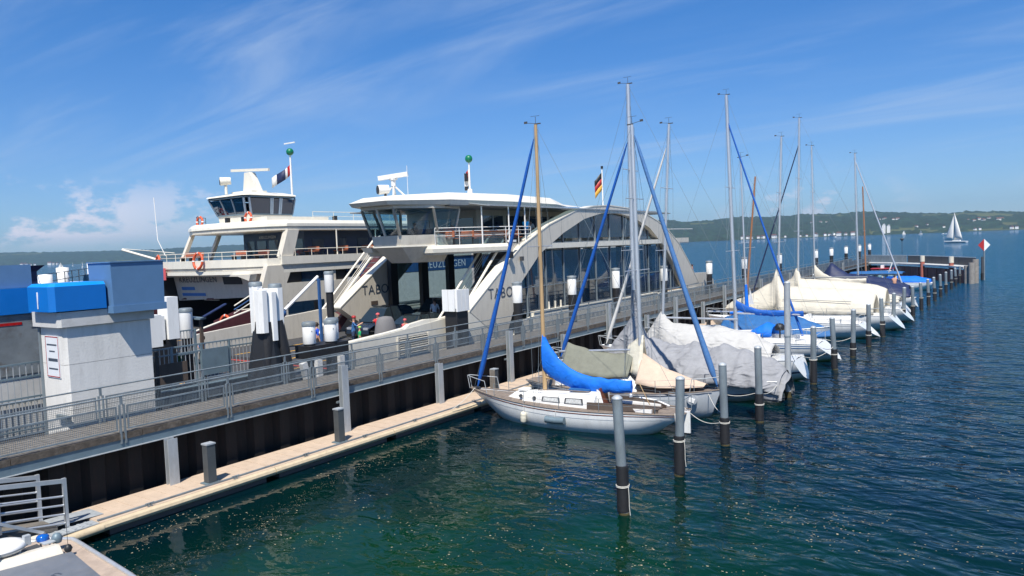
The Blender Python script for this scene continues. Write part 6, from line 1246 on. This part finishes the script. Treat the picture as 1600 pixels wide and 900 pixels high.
    # 10 next cream and white yacht
    y = Yacht('sailing_yacht', 'white yacht with uncovered cockpit behind the cream covers', 79.5, -22.4, -9.8, 3.5, (1.5, 1.2, 1.15), 'gelcoat', 'white', 0, .74, 1.2, -1.0); y.cabin(.3, .72, 2.2, 1.4, .6, .35, 'white', win=((.5, 1.2, .34),), wm='dark'); y.mast(.62, 17.0, 'alu', .085, -.01, 0, (.4, .7)); y.boom(3.2, 4.6); y.sailcover('creamcover', 4.8, .3, .2, up=1.0); y.pulpit(False); y.stanchions(.1, .88, 6); y.tent([(.0, 1.3, 1.2, 1.7), (.1, 1.4, 1.2, 2.0), (.2, 1.4, 1.2, 2.1), (.28, 1.2, 1.3, 1.9)], 'creamcover', 'cockpit_cover', .08, 20, 11, 1.4, 5.)
    # 11, 12 navy covers
    for k, (Y, lab, xb, mh) in enumerate(((86, 'left one of the two yachts under dark navy covers', -22.6, 0), (93.5, 'right one of the two yachts under dark navy covers, with silver furled sail', -22.4, 16.9))):
        y = Yacht('sailing_yacht', lab, Y, xb, -9.6 - k, 3.5, (1.4, 1.15, 1.1), 'gelcoat', 'white', 0, .7, 1.2, -.6)
        y.tent([(.0, 1.2, 1.2, 1.9), (.1, 1.6, 1.1, 2.5), (.35, 1.75, 1.1, 3.0), (.55, 1.7, 1.1, 3.3), (.7, 1.4, 1.1, 3.4 + 1.2 * k), (.8, 1.1, 1.2, 2.9), (.9, .6, 1.3, 2.2), (.98, .2, 1.3, 1.6)], 'navy', 'boat_cover', .06, 50, 13, 1.15, 20. + k)
        if mh:
            y.mast(.45, 17.2, 'alu', .105, -.015, 0, (.4, .7)); a = Vector((y.X(.06), .2, 1.9)); b = Vector(y.mp(16.4)); y.P('furled_sail', MB().path([a.lerp(b, j / 8) for j in range(9)], .10, 8, .06), 'alu')
        else: y.P('cover_stripe', MB().path([(y.X(.62), 1.3, 2.2), (y.X(.7), .8, 3.2), (y.X(.74), .1, 3.6)], .06, 6), 'white')
    y = Yacht('sailing_yacht', 'slender wooden-masted yacht beyond the navy covers', 107, -22.4, -12.5, 2.6, (1.2, .95, .95), 'gelcoat', 'teak', 0, .5, 1.3, 1.); y.mast(.48, 14.1, 'mastwood2', .11, -.025, 0, (.55,), gear=False); y.cabin(.3, .6, 1.6, 1.2, .45, .3, 'white', win=((.45, .8, .3),))
    # 13 motor cruiser
    y = Yacht('motor_cruiser', 'white motor cruiser with blue canopy roof near the jetty head', 100.5, -21.9, -11.5, 3.4, (1.5, 1.25, 1.1), 'gelcoat', 'white', 0, .85, 1.4, .2)
    y.cabin(.42, .8, 2.6, 1.7, .6, .35, 'white', win=((.6, 1.6, .4),)); fr = y.P('canopy_frame', MB().box(y.X(.12), y.X(.55), -1.3, 1.3, 2.75, 2.87), 'cream')
    for q in (.12, .26, .40, .55):
        for sd in (1, -1): y.P('canopy_post', MB().box(y.X(q) - .08, y.X(q) + .08, sd * 1.25 - .05, sd * 1.25 + .05, 1.1, 2.75), 'cream')
    for sd in (1, -1): y.P('window', MB().box(y.X(.13), y.X(.54), sd * 1.22 - .02, sd * 1.22 + .02, 1.6, 2.7), 'glass_clear')
    y.tent([(.05, 1.4, 2.9, 3.1), (.2, 1.45, 2.9, 3.2), (.5, 1.45, 2.9, 3.2), (.62, 1.2, 2.9, 3.1)], 'bluecover2', 'canopy', .03, 20, 9, 2., 3.); y.P('radar_arch', MB().path([(y.X(.2), -1.2, 2.9), (y.X(.16), -1.1, 4.2), (y.X(.16), 1.1, 4.2), (y.X(.2), 1.2, 2.9)], .07, 6), 'galv_light')
    # 14 small launch with red roof
    y = Yacht('motor_cruiser', 'small white cabin boat with red roof trim against the breakwater', 121, -21.5, -13.5, 2.8, (1.3, 1.1, 1.0), 'gelcoat', 'white', 0, .85, 1.2, .2); y.cabin(.3, .7, 2.2, 1.8, 1.4, 1.3, 'white', win=((.42, .9, .34), (.58, .8, .34)), wm='dark'); y.P('roof_trim', MB().box(y.X(.28), y.X(.66), -1.05, 1.05, 2.55, 2.64), 'red'); y.P('roof_light', MB().box(y.X(.45), y.X(.5), -.4, .4, 2.64, 3.1), 'white')
    y = Yacht('motor_cruiser', 'open white motorboat with royal blue cover near the last piles', 107.5 + 5, -12.0 - 8.5, -10.0, 3.0, (1.2, 1.05, 1.0), 'gelcoat', 'white', 0, .85, 1.2, .2); y.tent([(.02, 1.1, 1.0, 1.5), (.2, 1.35, 1.0, 1.9), (.5, 1.3, 1.0, 1.9), (.7, .9, 1.1, 1.5)], 'bluecover', 'boat_cover', .06, 24, 11, 1.6, 4.)
    y = Yacht('motor_cruiser', 'open white motorboat stern-out in front of the navy covers', 84.2 + 5, -13.6, -9.6, 2.0, (1.0, .85, .8), 'gelcoat', 'white', 0, .85, .6, .2); y.P('seat', MB().box(-1.2, -.6, -.7, .7, .9, 1.3), 'navy')
mat('curtain', (.55, .56, .55), .8, var=.35, scale=12)
yachts()
# ---------------------------------------------------------------- people, cars, bicycles
def person(name_label, loc, face, shirt, legs, pose='stand', head='hair', h=1.72, hat=None, cat='person'):
    """one skinned body, coloured by region; face: heading angle, 0 = +X"""
    o = thing('person', name_label, cat, loc, face, local=True); s = h / 1.72
    sit = pose == 'sit'; lift = -.42 if sit else 0
    V = {}; E = []
    def v(k, x, y, z, r): V[k] = (x * s, y * s, z * s, r * s)
    hip = .93 + lift
    v('pel', 0, 0, hip, .135); v('belly', .02, 0, hip + .18, .14); v('chest', .02 if not sit else .08, 0, hip + .40, .155); v('neck', .03 if not sit else .12, 0, hip + .57, .055); v('head0', .04 if not sit else .14, 0, hip + .64, .075); v('head1', .05 if not sit else .16, 0, hip + .74, .10); v('head2', .04 if not sit else .15, 0, hip + .82, .075)
    for n, sg in (('l', 1), ('r', -1)):
        v('sh' + n, .02 if not sit else .1, sg * .19, hip + .47, .065)
        if pose == 'sit': v('el' + n, .28, sg * .26, hip + .28, .045); v('ha' + n, .5, sg * .22, hip + .25, .036); v('fi' + n, .56, sg * .2, hip + .24, .03)
        elif pose == 'reach': v('el' + n, .22, sg * .24, hip + .33, .045); v('ha' + n, .42, sg * .18, hip + .45, .036); v('fi' + n, .5, sg * .17, hip + .47, .03)
        else: v('el' + n, -.02, sg * .27, hip + .2, .045); v('ha' + n, .06, sg * .28, hip - .04, .036); v('fi' + n, .08, sg * .27, hip - .12, .03)
        v('hp' + n, 0, sg * .1, hip - .06, .095)
        if sit: v('kn' + n, .38, sg * .16, hip - .08, .065); v('an' + n, .36, sg * .17, .08, .042); v('to' + n, .52, sg * .18, .04, .035)
        else: v('kn' + n, .03 * sg, sg * .11, .5, .062); v('an' + n, .04 * sg - .02, sg * .12, .08, .042); v('to' + n, .04 * sg + .14, sg * .13, .04, .035)
        E += [('chest', 'sh' + n), ('sh' + n, 'el' + n), ('el' + n, 'ha' + n), ('ha' + n, 'fi' + n), ('pel', 'hp' + n), ('hp' + n, 'kn' + n), ('kn' + n, 'an' + n), ('an' + n, 'to' + n)]
    E += [('pel', 'belly'), ('belly', 'chest'), ('chest', 'neck'), ('neck', 'head0'), ('head0', 'head1'), ('head1', 'head2')]
    ks = list(V); me = bpy.data.meshes.new('b'); me.from_pydata([V[k][:3] for k in ks], [(ks.index(a), ks.index(b)) for a, b in E], []); ob = bpy.data.objects.new('b', me); C.objects.link(ob)
    md = ob.modifiers.new('s', 'SKIN')
    for i, k in enumerate(ks): me.skin_vertices[0].data[i].radius = (V[k][3],) * 2; me.skin_vertices[0].data[i].use_root = (k == 'pel')
    ob.modifiers.new('d', 'SUBSURF').levels = 1
    bpy.context.view_layer.update(); m2 = bpy.data.meshes.new_from_object(ob.evaluated_get(bpy.context.evaluated_depsgraph_get())); bpy.data.objects.remove(ob); bpy.data.meshes.remove(me)
    m2.name = 'body'; m2.materials.clear()
    for m in (shirt, legs, 'skin', 'dark'): m2.materials.append(MATS[m])
    P_ = {k: Vector(V[k][:3]) for k in ks}; segs = [(P_[a], P_[b], a, b) for a, b in E]
    for f in m2.polygons:
        c = f.center; best = min(segs, key=lambda q: (c - (q[0] + (q[1] - q[0]) * max(0, min(1, (c - q[0]).dot(q[1] - q[0]) / max(1e-6, (q[1] - q[0]).length_squared))))).length)
        b = best[3]; f.use_smooth = True
        f.material_index = 2 if b[:2] in ('he', 'ha', 'fi') or b == 'neck' else 3 if b[:2] == 'to' else 1 if b[:2] in ('hp', 'kn', 'an') else 0
    bo = bpy.data.objects.new('body', m2); C.objects.link(bo); bo.parent = o
    hx, hy, hz_ = V['head1'][:3]
    if hat: B('helmet', MB().lathe((hx, 0, hz_ + .02 * s), [(.112 * s, .0), (.116 * s, .05 * s), (.09 * s, .10 * s), (0, .125 * s)], 12), hat, o)
    else: B('hair', MB().lathe((hx - .02 * s, 0, hz_ - .02), [(.095 * s, -.05 * s), (.112 * s, .04 * s), (.09 * s, .11 * s), (0, .135 * s)], 10), head, o)
    nose = MB().obox((hx + .10 * s, 0, hz_ - .03 * s), .04 * s, .03 * s, .045 * s); B('nose', nose, 'skin', o)
    for sg in (1, -1): B('eye', MB().obox((hx + .092 * s, sg * .035 * s, hz_ + .0), .015 * s, .022 * s, .014 * s), 'dark', o)
    return o
def bicycle(label, loc, face):
    o = thing('bicycle', label, 'bicycle', loc, face, local=True)
    for x in (-.52, .52):
        w = B('wheel', MB().path([(x + .33 * math.cos(a), 0, .34 + .33 * math.sin(a)) for a in [k * math.pi / 10 for k in range(21)]], .022, 6), 'tyre', o)
        B('spokes', MB().tube((x - .32, 0, .34), (x + .32, 0, .34), .004, n=3).tube((x, 0, .02), (x, 0, .66), .004, n=3), 'alu', w)
    f = MB()
    for a, b in (((-.52, .34), (-.1, .32)), ((-.1, .32), (-.2, .88)), ((-.1, .32), (.36, .8)), ((-.17, .76), (.34, .86)), ((-.52, .34), (-.17, .76)), ((.52, .34), (.34, .95))): f.tube((a[0], 0, a[1]), (b[0], 0, b[1]), .02, n=6)
    B('frame', f, 'darkgrey', o); B('saddle', MB().obox((-.21, 0, .92), .26, .13, .06), 'dark', o); B('handlebar', MB().path([(.36, -.28, 1.0), (.34, 0, .98), (.36, .28, 1.0)], .018, 6), 'dark', o)
def car(label, loc, face, paint, kind='hatch', sc=1.):
    o = thing('parked_car', label, 'car', loc, face, 'cars on the ferry deck', local=True, scale=sc)
    L_, Wd = 4.4, .88; tall = 1.75 if kind == 'suv' else 1.46
    low = [(-2.2, .42), (-2.22, .75), (-2.1, .98), (-1.2, 1.0), (.9, .98), (1.7, .86), (2.15, .70), (2.2, .42)]
    def sect(pts, w0, w1, z0, z1): return [[(x, -lerp(w0, w1, (z - z0) / (z1 - z0)), z) for x, z in pts], [(x, lerp(w0, w1, (z - z0) / (z1 - z0)), z) for x, z in pts]]
    a, b = sect(low + [(2.0, .25), (-2.0, .25)], .90, .86, .2, 1.0); B('body', MB().loft([[(x, y * .97, z) for x, y, z in a], [(x, y * 1.02, z) for x, y, z in a][:], [(x, y * 1.02, z) for x, y, z in b], [(x, y * .97, z) for x, y, z in b]], False), paint, o)
    g = [(-2.0, .98), (-1.65, tall - .12), (-1.3, tall), (.1, tall), (.4, tall - .06), (1.15, .97)]
    B('greenhouse', MB().loft([[(x, -lerp(.84, .62, (z - .97) / (tall - .97)), z) for x, z in g], [(x, lerp(.84, .62, (z - .97) / (tall - .97)), z) for x, z in g]], False), 'carglass', o)
    B('roof_panel', MB().loft([[(x, y, tall + .006) for x in (-1.45, -.6, .2)] for y in (-.6, 0, .6)], False, False, False), paint, o, solid=.03)
    for x in (-.65, .1):
        for sd in (1, -1): B('door_pillar', MB().tube((x, sd * .85, .97), (x, sd * .64, tall), .035, n=4), paint, o)
    for x in (-1.35, 1.38):
        for sd in (1, -1): w = B('wheel', MB().tube((x, sd * .72, .32), (x, sd * .93, .32), .32, n=18), 'tyre', o); B('rim', MB().tube((x, sd * .93, .32), (x, sd * .945, .32), .2, n=10), 'alu', w)
    for sd in (1, -1):
        B('tail_light', MB().obox((-2.2, sd * .68, .82), .08, .3, .18), 'taillight', o); B('headlight', MB().obox((2.1, sd * .62, .70), .12, .34, .12), 'alu', o); B('mirror', MB().obox((.85, sd * .98, 1.02), .12, .16, .12), paint, o)
    B('number_plate', MB().box(-2.25, -2.235, -.26, .26, .5, .62), 'white', o)
D = 2.09
def folk():
    person('cyclist in blue shirt and red helmet on the ferry bow deck', (-33.2, 30.7, D), R(40), 'shirtblue', 'jeans', 'reach', hat='red', h=2.0)
    person('small child in green shirt and lime helmet beside the blue cyclist', (-32.6, 30.6, D), R(60), 'shirtgreen', 'jeans', 'stand', h=1.42, hat='limegreen')
    person('person in red jacket standing behind the grey hood', (-33.8, 33.4, D), R(-60), 'shirtred', 'trousers', 'reach', hat='pink', h=1.9)
    person('child with pink hat just over the ferry bulwark', (-31.4, 33.3, D), R(-50), 'pink', 'jeans', 'stand', h=1.62, hat='pink')
    person('man in white shirt standing between the cars on the ferry', (-36.4, 41.9, D), R(-60), 'shirtwhite', 'trousers', 'stand', h=2.1)
    person('person in royal blue jacket behind the low white-capped dolphin', (-33.0, 27.7, D), R(70), 'shirtroyal', 'trousers', 'stand', h=1.95)
    person('person in dark blue near the square dolphin on the car deck', (-33.0, 39.4, D), R(-40), 'navy', 'trousers', 'stand', h=1.75)
    person('seated cyclist in grey-blue behind the bar fence by the far ferry', (-36, 22.6, 1.78), R(-120), 'shirtblue', 'jeans', 'reach', h=2.0)
    person('passenger in cyan jacket standing on the ferry terrace', (-30.3, 45.5, 8.2), R(120), 'shirtcyan', 'jeans', 'reach', h=1.85)
    person('passenger in dark clothes sitting left of the cyan jacket', (-30.4, 44.5, 8.2), R(-60), 'trousers', 'jeans', 'sit')
    person('passenger in white top by the saloon door behind the wooden mast', (-31.4, 47.9, 8.2), R(-90), 'shirtwhite', 'trousers', 'stand')
    person('passenger in blue shirt behind the upper windows of the arch', (-31.2, 63.0, 8.2), R(-10), 'shirtblue', 'trousers', 'stand')
    person('passenger with bare shoulders leaning at the ferry stern', (-30.0, 74.6, 3.3), R(0), 'skin', 'jeans', 'stand', h=1.9)
    person('passenger in dark pink top at the ferry stern', (-30.0, 77.6, 3.3), R(0), 'shirtred', 'jeans', 'stand', h=1.9)
    person('helmsman silhouette inside the arched ferry wheelhouse', (-33.2, 36.6, 8.0), R(-90), 'trousers', 'trousers', 'reach')
    person('bare-backed sailor in dark shorts working on a far yacht deck', (-11.9, 91.6, 1.1), R(100), 'skin', 'trousers', 'reach', h=2.0)
    bicycle('bicycle held by the blue cyclist on the ferry deck', (-32.5, 29.8, D), R(-70)); bicycle('bicycle in front of the red jacket on the ferry deck', (-33.0, 32.4, D), R(-60)); bicycle('bicycle beside the royal blue jacket', (-32.3, 28.2, D), R(80))
    o = thing('deck_hood', 'rounded grey hood standing inside the ferry bulwark', 'hood', (-31.4, 31.6, D)); B('shell', MB().loft([[(-31.4 + w * math.cos(a), 31.6 + w * 1.25 * math.sin(a), z) for a in [k * math.pi / 8 for k in range(16)]] for w, z in ((.66, D), (.62, 2.9), (.54, 3.5), (.44, 3.9), (.34, 4.05), (.1, 4.1))], True), 'greyfelt', o); B('seam', MB().box(-30.76, -30.73, 31.6, 31.63, D, 3.2), 'darkgrey', o)
    car('black off-road car nearest the ferry bow', (-36.3, 36.4, D), R(-88), 'carblack', 'suv', 1.2); car('low black car next to the bulwark on the ferry', (-33.4, 36.3, D), R(-92), 'carblack', 'hatch', 1.1); car('dark blue car further along inside the ferry', (-33.0, 42.6, D), R(-90), 'carblue', 'hatch', 1.1); car('dark car in the middle lane behind the off-road car', (-37.6, 43.8, D), R(-90), 'carblue', 'suv', 1.2)
folk()
